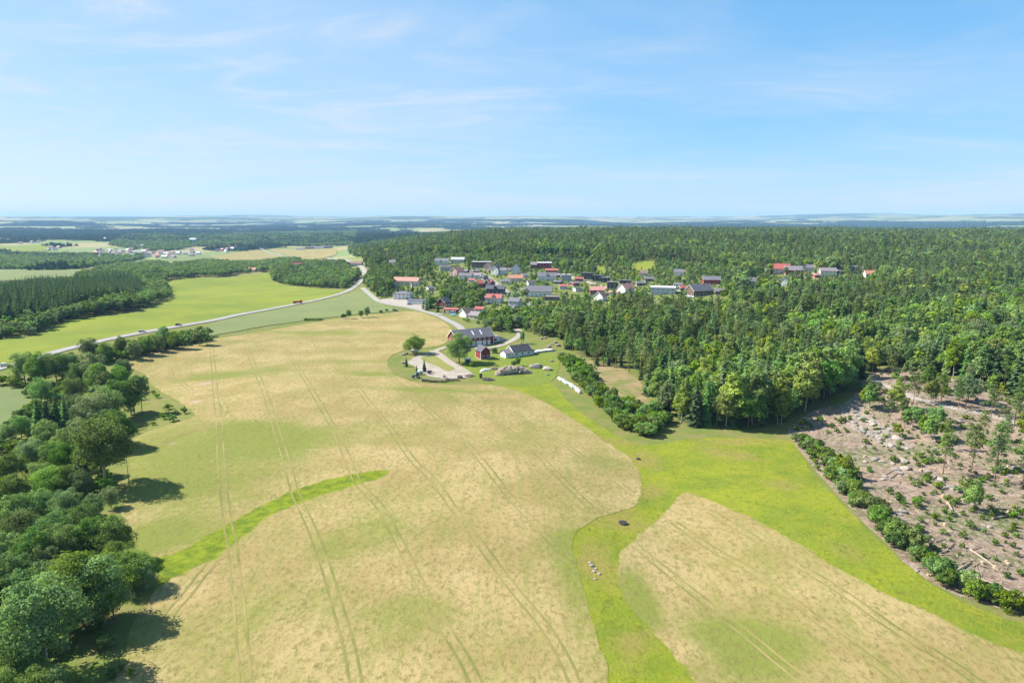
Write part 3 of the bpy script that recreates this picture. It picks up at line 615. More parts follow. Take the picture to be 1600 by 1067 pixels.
# --- the farm
def P2(a, ang): return Matrix.Rotation(R(ang), 2) @ Vector(a)
YAW = 30.0
def farm():
    fl = Vector(G(714, 544)); L_, D_ = 24.5, 12.5
    c = fl + P2((L_ / 2, D_ / 2), YAW)
    b = building('barn', 0, 0, L_, D_, 5.2, 4.3, YAW, 'barnred', 'slate', 'long red barn with grey roof and white garage doors at the farm', n=0, side_n=0, chimney=False, door=False, cat='barn', centre=tuple(c), over=.6, glaze=False)
    W, D = L_ / 2, D_ / 2
    for x0, x1 in ((-2.6, -.2), (.6, 4.3), (4.9, 7.2), (8.1, 10.0), (-7.5, -4.0)):
        MB().box(x0, x1, -D - .1, -D + .05, .1, 3.0).build('garage_door', M['trim'], b)
    for x in (-9, -6, -3, 0, 3, 6.2, 9.4):
        o = MB().box(x - .6, x + .6, -D - .1, -D + .05, 3.7, 4.6).build('window', M['trim'], b); MB().box(x - .42, x + .42, -D - .125, -D - .08, 3.85, 4.45).build('pane', M['glass'], o)
    for y in (-3, 0, 3):
        o = MB().box(-W - .1, -W + .05, y - .6, y + .6, 3.0, 4.1).build('window', M['trim'], b); MB().box(-W - .125, -W - .08, y - .42, y + .42, 3.15, 3.95).build('pane', M['glass'], o)
    sl = math.atan2(4.3, D)
    for x in (-.2, 5.2):
        m = Matrix.Translation((x, -D * .52, 5.2 + 4.3 * .48 + .27)) @ Matrix.Rotation(sl, 4, 'X')
        MB().box(-.38, .38, -1.9, 1.9, -.05, .07, m).build('skylight', M['trim'], b)
    for x in (-W - .02, W + .02):
        MB().box(x - .1, x + .1, -D - .07, -D + .14, 0, 5.1).build('corner_board', M['trim'], b)
    # ramp with white walls at the barn's right end
    e = c + P2((W + 6.2, 1.5), YAW); r_ = empty('barn_ramp', (e[0], e[1], hz(*e) - .2), R(YAW)); tag(r_, 'white walled ramp with a wooden deck beside the red barn', 'ramp')
    MB().prism([(-2.6, 0), (2.6, 0), (2.6, 3.4), (-2.6, 3.4)], -5.6, 1.0).build('ramp_wall', WALL['white'], r_)
    MB().add([(1.0, -2.6, 0), (7.5, -2.6, 0), (7.5, 2.6, 0), (1, 2.6, 0), (1, -2.6, 3.4), (1, 2.6, 3.4), (7.5, -2.6, .5), (7.5, 2.6, .5)], [(0, 1, 6, 4), (3, 5, 7, 2), (4, 6, 7, 5), (1, 2, 7, 6), (0, 4, 5, 3), (0, 3, 2, 1)]).build('ramp_slope', M['concrete'], r_)
    MB().box(-5.8, 1.1, -2.9, 2.9, 3.4, 3.65).build('deck', ROOF['mauve'], r_)
    MB().box(-3.5, -1.2, -2.7, -2.55, .9, 2.2).build('window', M['glass'], r_)
    # red storehouse, ridge running away from the camera
    s0 = Vector(G(751, 562)); c2 = s0 + P2((2.9, 2.9), YAW)
    h = building('storehouse', 0, 0, 6.0, 5.8, 4.6, 2.3, YAW + 90, 'barnred', 'dark', 'small red two storey storehouse with white trim beside the big round tree', n=2, side_n=2, rows=2, chimney=False, door=False, cat='storehouse', centre=tuple(c2), over=.45)
    for i, j in ((-1, -1), (1, -1), (-1, 1), (1, 1)):
        MB().box(i * 3.0 - .12, i * 3.0 + .12, j * 2.9 - .12, j * 2.9 + .12, 0, 4.5).build('corner_board', M['trim'], h)
    # white farmhouse with lower wing and lean-to
    w0 = Vector(G(800, 559)); yw = 33; c3 = w0 + P2((6.9, 3.6), yw)
    f = building('farmhouse', 0, 0, 12.0, 7.4, 3.0, 2.9, yw, 'white', 'dark', 'low white farmhouse with dark roof and a lower wing on the lawn', n=3, side_n=1, chimney=True, door=False, cat='house', centre=tuple(c3), over=.4)
    MB().prism([(-3.0, -.4), (2.6, -.4), (2.6, 2.6), (-.2, 4.1), (-3.0, 2.6)], -10.6, -6.02).build('wing_wall', WALL['white'], f)
    MB().prism([(-3.4, 2.4), (-.2, 4.12), (3.0, 2.4), (3.0, 2.62), (-.2, 4.34), (-3.4, 2.62)][::-1], -11.0, -6.03).build('wing_roof', ROOF['mauve'], f)
    o = MB().box(-9.2, -8.0, -3.1, -2.95, .9, 2.0).build('window', M['trim'], f); MB().box(-9.0, -8.2, -3.13, -3.08, 1.05, 1.85).build('pane', M['glass'], o)
    MB().prism([(-2.6, -.4), (2.6, -.4), (2.6, 2.9), (-2.6, 2.2)], 6.02, 8.8).build('lean_to', WALL['white'], f)
    MB().prism([(-3.0, 2.15), (2.9, 2.95), (2.9, 3.15), (-3.0, 2.35)], 6.03, 9.2).build('lean_to_roof', ROOF['dark'], f)
    q = Vector(G(850, 549)); t = empty('terrace_wall', (q[0], q[1], hz(*q)), R(yw)); tag(t, 'bright white low stone terrace running right of the farmhouse', 'terrace')
    MB().box(-7, 6, -2.2, 2.2, -.5, .7).build('slab', WALL['white'], t); MB().box(-7.1, 6.1, -2.5, -2.21, -.5, 1.1).build('edge', M['concrete'], t)
    # white shed by the tree, white trailer under the lone tree
    p = Vector(G(731, 566)); s = empty('garden_shed', (p[0], p[1], hz(*p)), R(5)); tag(s, 'tiny white open garden shed under the big round tree', 'shed')
    MB().box(-1.7, 1.7, .8, 1.0, 0, 1.9).build('back_wall', M['trim'], s); MB().box(-1.7, -1.5, -.9, .8, 0, 1.9).build('side_wall', M['trim'], s); MB().box(1.5, 1.7, -.9, .8, 0, 1.9).build('side_wall', M['trim'], s)
    MB().box(-1.95, 1.95, -1.2, 1.2, 1.9, 2.1).build('roof', M['trim'], s); MB().box(-.8, .8, .5, .78, .2, 1.3).build('bench', M['glass'], s)
    p = Vector(G(648, 551)); s = empty('white_trailer', (p[0], p[1], hz(*p)), R(8)); tag(s, 'white flat trailer parked under the lone round tree', 'trailer')
    MB().box(-2.3, 2.3, -.9, .9, .55, 1.7).build('body', M['trim'], s); MB().box(-2.32, 2.32, -.93, -.9, 1.0, 1.12).build('rail', M['concrete'], s)
    for x in (-.9, .9): MB().tube([(x, -.98, .4), (x, -.75, .4)], [.4, .4], 10).build('wheel', M['glass'], s)
    MB().box(2.3, 3.6, -.06, .06, .5, .62).build('drawbar', M['concrete'], s)
farm()

# --- the town: px, py of the near side's base, width px, depth m, wall height, rise, yaw, wall, roof, style, storeys, label
T = [
 (636, 446, 40, 11, 4.5, 3.6, -14, 'cream', 'salmon', 'gable', 1, 'long cream house with salmon tiled roof behind a row of spruces'),
 (631, 468, 27, 12, 5.2, 2.0, -10, 'white', 'slate', 'hip', 2, 'large white house with dark hipped roof beside the white garages'),
 (693, 480, 15, 9, 4.0, 3.5, 60, 'redbrown', 'slate', 'gable', 1, 'dark red gabled house just behind the red shed'),
 (706, 490, 21, 8, 3.2, .8, -8, 'red', 'redtile', 'gable', 1, 'red shed with pale red roof beside the lane'),
 (730, 496, 14, 8, 3.6, 3.0, 40, 'white', 'brownroof', 'gable', 1, 'white house with brown roof next to the teal boat cover'),
 (743, 499, 13, 7, 3.0, 2.4, -30, 'cream', 'mauve', 'gable', 1, 'small cream house with mauve roof beside the hedge'),
 (805, 481, 15, 9, 5.4, 2.6, -25, 'lightgrey', 'slate', 'gable', 2, 'pale grey house with slate roof behind the blue fronted house'),
 (797, 489, 14, 7, 3.8, 1.6, -20, 'blue', 'slate', 'gable', 1, 'little house with a bright blue front above the lower trees'),
 (773, 474, 23, 9, 4.6, 3.0, -18, 'white', 'redtile', 'gable', 1, 'white house with red roof just below the navy house'),
 (775, 460, 27, 9, 5.0, 3.0, -12, 'navy', 'dark', 'gable', 1, 'navy house with dark roof beside the climbing street'),
 (765, 450, 12, 8, 4.5, 3.4, 50, 'black', 'redtile', 'gable', 1, 'black gabled house with red roof above the navy house'),
 (749, 450, 11, 8, 4.2, 3.0, 20, 'red', 'redtile', 'gable', 1, 'small red house with red roof left of the black gable'),
 (728, 437, 19, 9, 4.0, 2.6, -10, 'white', 'slate', 'gable', 1, 'white bungalow with grey roof below the pink roofed house'),
 (745, 436, 15, 9, 3.8, 2.2, -16, 'white', 'mauve', 'gable', 1, 'white bungalow with mauve roof at the bend of the street'),
 (714, 431, 20, 10, 5.0, 4.0, 58, 'pink', 'salmon', 'gable', 1, 'pink house with salmon roof below the grey roofed rows'),
 (753, 419, 30, 11, 7.0, .3, -6, 'brown', 'pale', 'flat', 2, 'dark brown flat roofed apartment block with white roof edge'),
 (764, 424, 11, 9, 5.5, 3.4, 65, 'pink', 'salmon', 'gable', 2, 'narrow pink house right below the brown apartment block'),
 (776, 430, 15, 9, 6.2, 4.0, 62, 'white', 'slate', 'gable', 2, 'tall white house with grey roof at the top of the street'),
 (787, 430, 9, 8, 5.0, 2.6, -20, 'lightgrey', 'slate', 'gable', 1, 'light grey house between the tall white house and white gable'),
 (806, 428, 11, 9, 5.5, 4.4, 82, 'white', 'pale', 'gable', 2, 'white gable fronted house alone among trees above the orange roof'),
 (806, 440, 22, 8, 3.4, 3.0, -8, 'cream', 'orange', 'gable', 1, 'house with long orange roof half hidden by dark trees'),
 (849, 420, 25, 10, 6.6, .8, -3, 'red', 'pale', 'gable', 2, 'long dark red row house with pale roof on the forest edge'),
 (862, 427, 18, 8, 3.0, 1.6, -3, 'redbrown', 'redtile', 'gable', 1, 'low red roofed building between the red row and white house'),
 (855, 439, 27, 9, 4.6, 3.6, -6, 'white', 'slate', 'gable', 1, 'white house with slate roof and a white centre gable'),
 (842, 464, 40, 12, 4.8, 4.6, -6, 'white', 'slate', 'gable', 1, 'very long white house with big slate roof beside the street'),
 (861, 470, 26, 9, 3.2, .4, -6, 'brown', 'mauve', 'flat', 1, 'low brown flat roofed building below the long white house'),
 (885, 440, 14, 9, 6.6, .3, -10, 'grey', 'flatgrey', 'flat', 2, 'grey box shaped house right of the white centre gable'),
 (918, 437, 16, 9, 6.4, .3, -14, 'black', 'dark', 'flat', 2, 'leftmost and tallest of the black box houses'),
 (934, 440, 15, 9, 6.0, .3, -14, 'black', 'dark', 'flat', 2, 'second of the black box houses in the row'),
 (946, 442, 13, 9, 5.0, .3, -14, 'black', 'slate', 'flat', 2, 'rightmost and lowest of the three black box houses in a row'),
 (957, 452, 16, 10, 6.4, .3, -10, 'black', 'slate', 'flat', 2, 'black box house standing apart above the salmon roofs'),
 (977, 445, 16, 8, 4.0, .4, -12, 'black', 'slate', 'flat', 1, 'low black flat roofed house behind the right salmon roof'),
 (978, 458, 17, 10, 4.0, 4.2, 38, 'white', 'salmon', 'gable', 1, 'white house with salmon roof right of the black box house'),
 (933, 462, 22, 9, 5.0, 3.0, -4, 'red', 'salmon', 'gable', 2, 'red house with salmon roof above the birch wood'),
 (938, 471, 14, 9, 4.4, 4.2, 52, 'white', 'salmon', 'gable', 1, 'white house with steep salmon roof half sunk in the birch wood'),
 (1036, 461, 36, 12, 6.2, 1.0, -16, 'lightgrey', 'pale', 'gable', 2, 'large pale grey modern house with nearly flat roof'),
 (1059, 452, 8, 6, 4.0, 1.6, -16, 'black', 'slate', 'gable', 1, 'dark garage against the pale grey modern house'),
 (1092, 463, 34, 12, 4.4, 5.0, 24, 'brown', 'slate', 'gable', 1, 'brown chalet with wide dark roof and terrace in the forest'),
 (1111, 445, 25, 10, 4.6, 3.0, -8, 'red', 'slate', 'gable', 1, 'red house with grey roof behind the brown chalet'),
 (1124, 462, 11, 7, 3.4, 2.4, -14, 'black', 'slate', 'gable', 1, 'small black house right of the brown chalet'),
 (1061, 431, 14, 9, 4.0, 2.6, -16, 'white', 'slate', 'gable', 1, 'white house with grey roof in the trees above the chalet'),
 (1006, 432, 11, 8, 3.6, 2.6, -14, 'cream', 'brownroof', 'gable', 1, 'cream house with brown roof below the yellow green paddock'),
 (1218, 428, 27, 11, 5.4, 5.0, -14, 'white', 'redtile', 'gable', 2, 'house with big bright red roof alone in the right forest'),
 (1239, 430, 25, 10, 5.2, 4.0, -10, 'redbrown', 'mauve', 'gable', 2, 'dark red brown house directly right of the bright red roof'),
 (1198, 424, 15, 8, 4.6, 3.4, 55, 'white', 'slate', 'gable', 1, 'white gabled house left of the bright red roof'),
 (1264, 424, 22, 9, 4.0, 3.0, -20, 'white', 'slate', 'gable', 1, 'white house with grey roof right of the red brown house'),
 (1292, 432, 24, 10, 5.6, 3.0, -8, 'white', 'mauve', 'gable', 2, 'white house with broad mauve roof in the right forest'),
 (1224, 447, 15, 8, 5.0, 3.0, 60, 'white', 'slate', 'gable', 2, 'white house in the forest below the red brown house'),
 (1336, 426, 18, 9, 4.4, 3.0, -6, 'grey', 'slate', 'gable', 1, 'grey house almost hidden in the right forest'),
 (1360, 434, 18, 9, 4.0, 3.0, -10, 'cream', 'orange', 'gable', 1, 'rightmost cream house with orange roof in the forest'),
 (1175, 447, 14, 8, 4.4, 3.0, -10, 'grey', 'slate', 'gable', 1, 'grey house in the forest left of the red roof cluster'),
 (462, 418, 17, 9, 4.4, 3.6, 22, 'red', 'redtile', 'gable', 1, 'red roofed farm building among trees beyond the green field'),
 (556, 416, 20, 10, 4.0, 3.0, -8, 'cream', 'brownroof', 'gable', 1, 'house with brown roof at the top of the main road'),
 (395, 425, 12, 9, 3.8, 3.0, -10, 'cream', 'orange', 'gable', 1, 'small cream house in the hedge wood beyond the green field'),
 (614, 415, 9, 9, 5.0, 3.0, -10, 'white', 'slate', 'gable', 1, 'white house peeping from the forest above the junction'),
 (691, 414, 20, 10, 5.0, 3.0, -8, 'white', 'slate', 'gable', 2, 'wide white house with grey roof at the upper left of the town'),
 (697, 424, 15, 9, 4.6, 2.4, -8, 'grey', 'dark', 'gable', 1, 'grey house with dark roof left of the pink house'),
 (716, 411, 20, 10, 4.4, 2.6, -6, 'lightgrey', 'flatgrey', 'gable', 1, 'light grey house with pale roof left of the apartment block'),
 (834, 420, 9, 8, 4.6, 3.0, -4, 'brown', 'mauve', 'gable', 1, 'small brown house left of the long red row'),
 (470, 391, 16, 10, 5, 4, -10, 'cream', 'slate', 'gable', 1, 'leftmost far farmhouse above the golden field'),
 (484, 389, 16, 10, 5, 4, 15, 'redbrown', 'mauve', 'gable', 1, 'reddish far farm building above the golden field'),
 (499, 389, 14, 10, 5, 4, -5, 'white', 'slate', 'gable', 1, 'white far farmhouse above the golden field'),
 (513, 388, 14, 10, 5, 4, 20, 'brown', 'slate', 'gable', 1, 'rightmost brown far farm building above the golden field'),
]
for (x, y, wpx, dm, wh, rise, yaw, wall, roof, kind, st, lab) in T:
    p = G(x, y); dep = proj(p[0], p[1], hz(*p))[2]; w = wpx * dep / FPX
    w = w / max(abs(math.cos(R(yaw))), .55) if abs(yaw) < 50 else max(w * .9, 8)
    w = min(max(w, 7), 34)
    building('detached_house' if 'shed' not in lab else 'red_shed', x, y, w, dm, wh, rise, yaw, wall, roof, lab, kind, st, max(2, int(w / 3.6)), 2, chimney=kind != 'flat', cat='house' if 'shed' not in lab else 'shed',
             group='houses of the small town', dormer=1 if ('centre gable' in lab or 'navy' in lab) else 0, porch='chalet' in lab or 'blue' in lab, garage=2 if 'shed' in lab else 0)
building('garage_block', 652, 476, 15, 9, 3.4, .4, -12, 'white', 'slate', 'white garage block with four doors in front of the large white house', 'flat', 1, 0, 0, False, False, 'garage', garage=4)
for i, (x, y) in enumerate([(648, 448), (672, 455), (738, 442), (757, 437), (790, 444), (820, 434), (830, 446), (872, 445), (880, 452), (898, 447), (902, 456), (870, 434), (795, 425), (728, 428), (742, 428), (1000, 447), (1014, 440), (1066, 455), (1100, 452), (820, 458), (756, 470), (750, 488), (905, 440), (960, 462), (1250, 437), (1275, 434), (1310, 428)]):
    building('garden_garage', x, y, random.uniform(6, 9), 6, 2.8, random.uniform(.8, 2.2), random.uniform(-40, 40), random.choice(['white', 'cream', 'red', 'brown', 'lightgrey', 'black']), random.choice(['slate', 'salmon', 'mauve', 'redtile', 'dark']), 'small garage in the town near ' + ['the long cream house', 'the large white house', 'the pink house', 'the climbing street', 'the long white house', 'the black box houses', 'the pale modern house', 'the bright red roof'][min(7, max(0, [645, 680, 745, 800, 860, 940, 1100, 1400].index(min([645, 680, 745, 800, 860, 940, 1100, 1400], key=lambda q: abs(q - x)))))], 'gable', 1, 2, 1, False, False, 'garage', 'small garages in the town')
# far village left: small, wall and roof and windows only
VIL = [(232, 400), (240, 397), (251, 396), (262, 399), (270, 402), (258, 404), (280, 396), (290, 398), (300, 393), (225, 395), (212, 396), (200, 393), (190, 396), (182, 393), (172, 395), (160, 394), (150, 396), (178, 398), (246, 403),
       (340, 393), (348, 392), (356, 391), (364, 390), (372, 390), (215, 389), (222, 386), (205, 391), (80, 388), (86, 391), (92, 388), (76, 392), (50, 380), (60, 379), (32, 381), (168, 370), (164, 374), (300, 401), (310, 398)]
for i, (x, y) in enumerate(VIL + [(x + random.uniform(-14, 14), y + random.uniform(-3, 3)) for x, y in VIL[:24]]):
    wl_ = random.choice(['white', 'white', 'cream', 'pink', 'red', 'lightgrey', 'white']); rf_ = random.choice(['slate', 'salmon', 'brownroof', 'pale', 'dark', 'mauve'])
    building('village_house', x, y, random.uniform(12, 18), 10, random.uniform(4.5, 6.5), 3.8, random.uniform(-35, 35), wl_, rf_, 'far ' + wl_.replace('lightgrey', 'light grey') + ' house with ' + {'brownroof': 'brown', 'slate': 'grey', 'mauve': 'mauve', 'pale': 'pale', 'dark': 'dark', 'salmon': 'salmon'}[rf_] + ' roof ' + ('at the right end' if x > 325 else 'in the middle' if x > 195 else 'at the left' if x > 110 else 'at the outlying farms left') + ' of the hazy village', 'gable', 1, 3, 1, False, False, group='houses of the far village')
# church
def church():
    p = G(302, 378); w = 30.0; r_ = building('church', 302, 378, w, 15, 11, 7, -4, 'white', 'pale', 'white church with a short tower standing above the far trees', 'gable', 1, 5, 1, False, True, 'church')
    MB().box(w / 2, w / 2 + 7, -3.5, 3.5, -1, 22).build('tower', WALL['white'], r_)
    MB().add([(w / 2 - .4, -3.9, 22), (w / 2 + 7.4, -3.9, 22), (w / 2 + 7.4, 3.9, 22), (w / 2 - .4, 3.9, 22), (w / 2 + 3.5, 0, 32)], [(0, 1, 4), (1, 2, 4), (2, 3, 4), (3, 0, 4), (3, 2, 1, 0)]).build('spire', ROOF['slate'], r_)
church()
# ------------------------------------------------------------------ tree prototypes
def nrm(a): return a / np.maximum(np.linalg.norm(a, axis=1, keepdims=True), 1e-6)
def leaf_geo(c, n, s, rg, asp=.62):
    n = nrm(n); t = nrm(np.cross(n, rg.normal(size=n.shape))); b = np.cross(n, t); s = s[:, None]
    V = np.stack([c - t * s, c - b * s * asp + n * s * .12, c + t * s, c + b * s * asp + n * s * .12], 1).reshape(-1, 3)
    return V, np.arange(len(V)).reshape(-1, 4)
def crown_broad(seed, H, Rr, cb, ncl, lpc, ls, up=.35, squash=1.0):
    rg = np.random.default_rng(seed); k = np.arange(ncl) + .5; ph = np.arccos(1 - 1.62 * k / ncl); th = k * 2.39996 + rg.uniform(0, 6)
    d = np.stack([np.sin(ph) * np.cos(th), np.sin(ph) * np.sin(th), np.cos(ph)], 1) + rg.normal(scale=.13, size=(ncl, 3)); d = nrm(d)
    Vv = H * (1 - cb) / 2 * squash; cc = np.array([0, 0, H - Vv * 1.02])
    lump = rg.uniform(.5, 1.2, ncl)[:, None]; cen = cc + d * np.array([Rr, Rr, Vv]) * lump * .74
    cen = np.vstack([cen, cc + rg.normal(scale=.25, size=(max(4, ncl // 6), 3)) * np.array([Rr, Rr, Vv])])
    dd = np.vstack([d, nrm(rg.normal(size=(len(cen) - ncl, 3)))]); rc = Rr * rg.uniform(.2, .44, len(cen))
    P = []; Nn = []
    for i in range(len(cen)):
        q = nrm(rg.normal(size=(lpc, 3)) + dd[i] * .8 + np.array([0, 0, up])); P.append(cen[i] + q * (rc[i] * rg.uniform(.62, 1.1, lpc))[:, None] * np.array([1, 1, .85])); Nn.append(q + rg.normal(scale=.45, size=(lpc, 3)))
    P = np.vstack(P); Nn = np.vstack(Nn); V, Q = leaf_geo(P, Nn, ls * rg.uniform(.6, 1.25, len(P)), rg); return V, Q, np.clip(rg.uniform(-.1, .75, len(Q)) + np.repeat(rg.uniform(-.15, .45, len(cen)), lpc), 0, 1), cen
def crown_spruce(seed, H, Rr, tiers, nb, seg, cb=.06):
    rg = np.random.default_rng(seed); V = []; Q = []; 
    for i in range(tiers):
        f = (i + rg.uniform(-.3, .3)) / tiers; f = min(max(f, 0), .985); z = H * (cb + (1 - cb) * f); r = Rr * (1 - f) ** .85 * rg.uniform(.82, 1.15) + .12
        m = max(4, int(nb * (1 - f * .5))); a0 = rg.uniform(0, 6.28)
        for k in range(m):
            a = a0 + 6.283 * k / m + rg.uniform(-.25, .25); rr = r * rg.uniform(.75, 1.15); u = np.array([math.cos(a), math.sin(a), 0]); s_ = np.array([-u[1], u[0], 0])
            w = rr * .42 + .12
            for g in range(seg):
                t0, t1 = g / seg * .95 + .05, (g + 1) / seg
                p0 = np.array([0, 0, z]) + u * rr * t0 + np.array([0, 0, -.42 * rr * t0 ** 1.4 + .10 * rr * (t0 > .8)]); p1 = np.array([0, 0, z]) + u * rr * t1 + np.array([0, 0, -.42 * rr * t1 ** 1.4])
                w0 = w * (1 - .45 * t0); w1 = w * (1 - .75 * t1); tl = rg.uniform(-.22, .22)
                o = len(V); V += [p0 - s_ * w0 + [0, 0, -tl * w - .12 * w], p0 + s_ * w0 + [0, 0, tl * w - .12 * w], p1 + s_ * w1 + [0, 0, tl * w * .5 - .18 * w], p1 - s_ * w1 + [0, 0, -tl * w * .5 - .18 * w]]; Q.append((o, o + 1, o + 2, o + 3))
    o = len(V); V += [np.array([-.12, 0, H * .93]), np.array([.12, 0, H * .93]), np.array([.03, 0, H * 1.02]), np.array([-.03, 0, H * 1.02])]; Q.append((o, o + 1, o + 2, o + 3))
    return np.array(V), np.array(Q), rg.uniform(0, 1, len(Q)), None
def crown_pine(seed, H, Rr, cb, ncl, lpc, ls):
    rg = np.random.default_rng(seed); P = []; Nn = []; cen = []
    for i in range(ncl):
        f = (i + rg.uniform(0, 1)) / ncl; z = H * (cb + (1 - cb) * f * .95); a = i * 2.4 + rg.uniform(-.5, .5); r = Rr * (1 - .75 * f ** 1.5) * rg.uniform(.35, .95)
        c = np.array([math.cos(a) * r, math.sin(a) * r, z]); cen.append(c); rc = Rr * rg.uniform(.38, .6) * (1 - .4 * f)
        q = nrm(rg.normal(size=(lpc, 3)) + np.array([0, 0, .45])); P.append(c + q * (rc * rg.uniform(.5, 1.1, lpc))[:, None] * np.array([1, 1, .55])); Nn.append(q + rg.normal(scale=.55, size=(lpc, 3)))
    P = np.vstack(P); Nn = np.vstack(Nn); V, Q = leaf_geo(P, Nn, ls * rg.uniform(.6, 1.2, len(P)), rg, .4); return V, Q, rg.uniform(0, 1, len(Q)), np.array(cen)
def trunk_geo(seed, H, r, top, cen=None, limbs=6, n=6):
    rg = random.Random(seed); b = MB(); bx, by = rg.uniform(-.3, .3), rg.uniform(-.3, .3)
    pts = [(bx * math.sin(t * 3) * .6, by * math.sin(t * 2.4) * .6, H * top * t - .4 * (t == 0)) for t in (0, .06, .3, .6, .85, 1)]
    b.tube(pts, [r * 1.45, r, r * .82, r * .6, r * .35, r * .1], n)
    if cen is not None and limbs:
        for c in rg.sample(list(cen), min(limbs, len(cen))):
            z0 = min(max(c[2] - math.hypot(c[0], c[1]) * .7, H * .18), H * top * .9); k = z0 / (H * top)
            b.tube([(0, 0, z0), (c[0] * .5, c[1] * .5, z0 + (c[2] - z0) * .62), tuple(c * .96)], [r * .42 * (1 - k * .5), r * .25, r * .08], 4)
    return b
PROTO = {}
def proto(kind, var, H, crown, fol, trunk, tmat):
    V, Q, lv, cen = crown; me = mesh_np(kind + '_crown', V, Q, [fol], lv)
    tb = trunk_geo(var + 5, H, trunk[0], trunk[1], cen, trunk[2]); tm = tb.mesh(kind + '_trunk', tmat); tm.polygons.foreach_set('use_smooth', np.ones(len(tm.polygons), bool))
    PROTO.setdefault(kind, []).append((me, tm, H))
for i in range(5):
    PROTO_H = 14.0
    proto('grove', i, 14, crown_broad(100 + i, 14, 4.9 + .5 * (i % 3), .04, 70, 150, .235), M['oldbroad'] if i % 2 else M['broad'], (.26, .72, 9), M['bark'])
    proto('open', i, 14, crown_broad(150 + i, 14, 5.2, .2, 66, 150, .225), M['oldbroad'] if i % 2 else M['broad'], (.26, .72, 9), M['birchbark'])
    proto('broad', i, 12, crown_broad(200 + i, 12, 4.1 + .3 * (i % 3), .06, 48, 52, .38), M['broad'] if i < 3 else M['oldbroad'], (.2, .7, 6), M['bark'])
    proto('birch', i, 13, crown_broad(300 + i, 13, 2.7 + .3 * (i % 3), .08, 44, 44, .36, squash=1.0), M['birch'] if i != 3 else M['broad'], (.15, .8, 5), M['birchbark'])
    proto('spruce', i, 15, crown_spruce(400 + i, 15, 2.5 + .25 * (i % 3), 25, 9, 3), M['spruce'], (.2, .97, 0), M['bark'])
    proto('pine', i, 15, crown_pine(500 + i, 15, 2.6 + .3 * (i % 3), .48 if i % 2 else .36, 17, 68, .36), M['pine'], (.17, .95, 6), M['pinebark'])
for i in range(4):
    proto('shrub', i, 3.6, crown_broad(600 + i, 3.6, 2.1, .02, 22, 60, .24, .6), M['shrub'] if i != 2 else M['broad'], (.06, .6, 3), M['bark'])
PROTO['tall'] = []
for i in range(2):
    proto('tall', i, 16, crown_broad(700 + i, 16, 3.4, .42, 46, 60, .34), M['broad'], (.2, .85, 8), M['bark'])
LOW = {}
def low(kind, var, H, crown, fol, tr, tmat):
    V, Q, lv, cen = crown; n = 4; r, top = tr; a = np.arange(n) * math.pi / 2
    tv = np.vstack([np.stack([np.cos(a) * r, np.sin(a) * r, a * 0 - .3], 1), np.stack([np.cos(a) * r * .4, np.sin(a) * r * .4, a * 0 + H * top], 1)]); o = len(V)
    tq = [(o + k, o + (k + 1) % n, o + n + (k + 1) % n, o + n + k) for k in range(n)]
    me = mesh_np(kind + '_low', np.vstack([V, tv]), np.vstack([Q, tq]), [fol, tmat], np.r_[lv, np.zeros(n)], np.r_[np.zeros(len(Q)), np.ones(n)])
    LOW.setdefault(kind, []).append(bpy.data.objects.new(kind + '_tree_pattern', me)); LOW[kind + '_H'] = H
for i in range(4):
    low('broad', i, 12, crown_broad(800 + i, 12, 4.2, .15, 22, 17, .85), M['broad'] if i % 2 else M['oldbroad'], (.22, .6), M['bark'])
    low('birch', i, 13, crown_broad(820 + i, 13, 2.9, .14, 20, 16, .78), M['birch'] if i != 3 else M['broad'], (.15, .7), M['birchbark'])
    low('spruce', i, 15, crown_spruce(840 + i, 15, 2.6, 13, 7, 1), M['spruce'], (.2, .9), M['bark'])
    low('pine', i, 15, crown_pine(860 + i, 15, 2.9, .42, 12, 22, .66), M['pine'], (.18, .9), M['pinebark'])
    low('shrub', i, 3.6, crown_broad(880 + i, 3.6, 2.1, .02, 9, 16, .5, .6), M['shrub'], (.08, .4), M['bark'])
# patches of canopy for the far woods
def patch(seed):
    rg = np.random.default_rng(seed); Vs = []; Qs = []; ls = []; o = 0
    for k in range(16):
        x, y = rg.uniform(-19, 19, 2); h = rg.uniform(10, 17)
        V, Q, lv, _ = crown_broad(seed * 50 + k, h, rg.uniform(3.2, 4.8), .1, 7, 6, 2.0) if rg.random() < .5 else crown_spruce(seed * 50 + k, h * 1.1, 3.2, 5, 5, 1)
        Vs.append(V + [x, y, -.5]); Qs.append(Q + o); o += len(V); ls.append(lv * .6)
    return bpy.data.objects.new('far_wood_pattern', mesh_np('far_wood', np.vstack(Vs), np.vstack(Qs), [M['farwood']], np.hstack(ls)))
M['farwood'] = foliage('far_wood_foliage', (.030, .075, .034), (.08, .15, .06), .02, .3, .15)
LOW['patch'] = [patch(i + 1) for i in range(4)]; LOW['patch_H'] = 14.0

# ------------------------------------------------------------------ where trees stand
TREES = []      # dict rows: kind, x, y, h, zone
def add(kind, x, y, h, zone, label=None, wide=1.0): TREES.append([kind, float(x), float(y), float(h), zone, label, wide])
def top(kind, px, py, h, zone, label=None, wide=1.0):
    p = G(px, py, h); add(kind, p[0], p[1], h, zone, label, wide)
def base(kind, px, py, h, zone, label=None, wide=1.0):
    p = G(px, py); add(kind, p[0], p[1], h, zone, label, wide)
top('grove', 717, 519, 16.5, 'farm', 'big round dark green tree in front of the red barn', 1.38)
top('grove', 647, 523, 11.0, 'farm', 'lone round tree above the white trailer at the field edge', 1.2)
base('spruce', 635, 573, 5.5, 'farm', 'small spruce at the left end of the farm yard'); base('spruce', 663, 581, 7.0, 'farm', 'pointed young spruce in the middle of the farm yard'); base('spruce', 651, 580, 3.6, 'farm', 'tiny spruce beside the tractor')
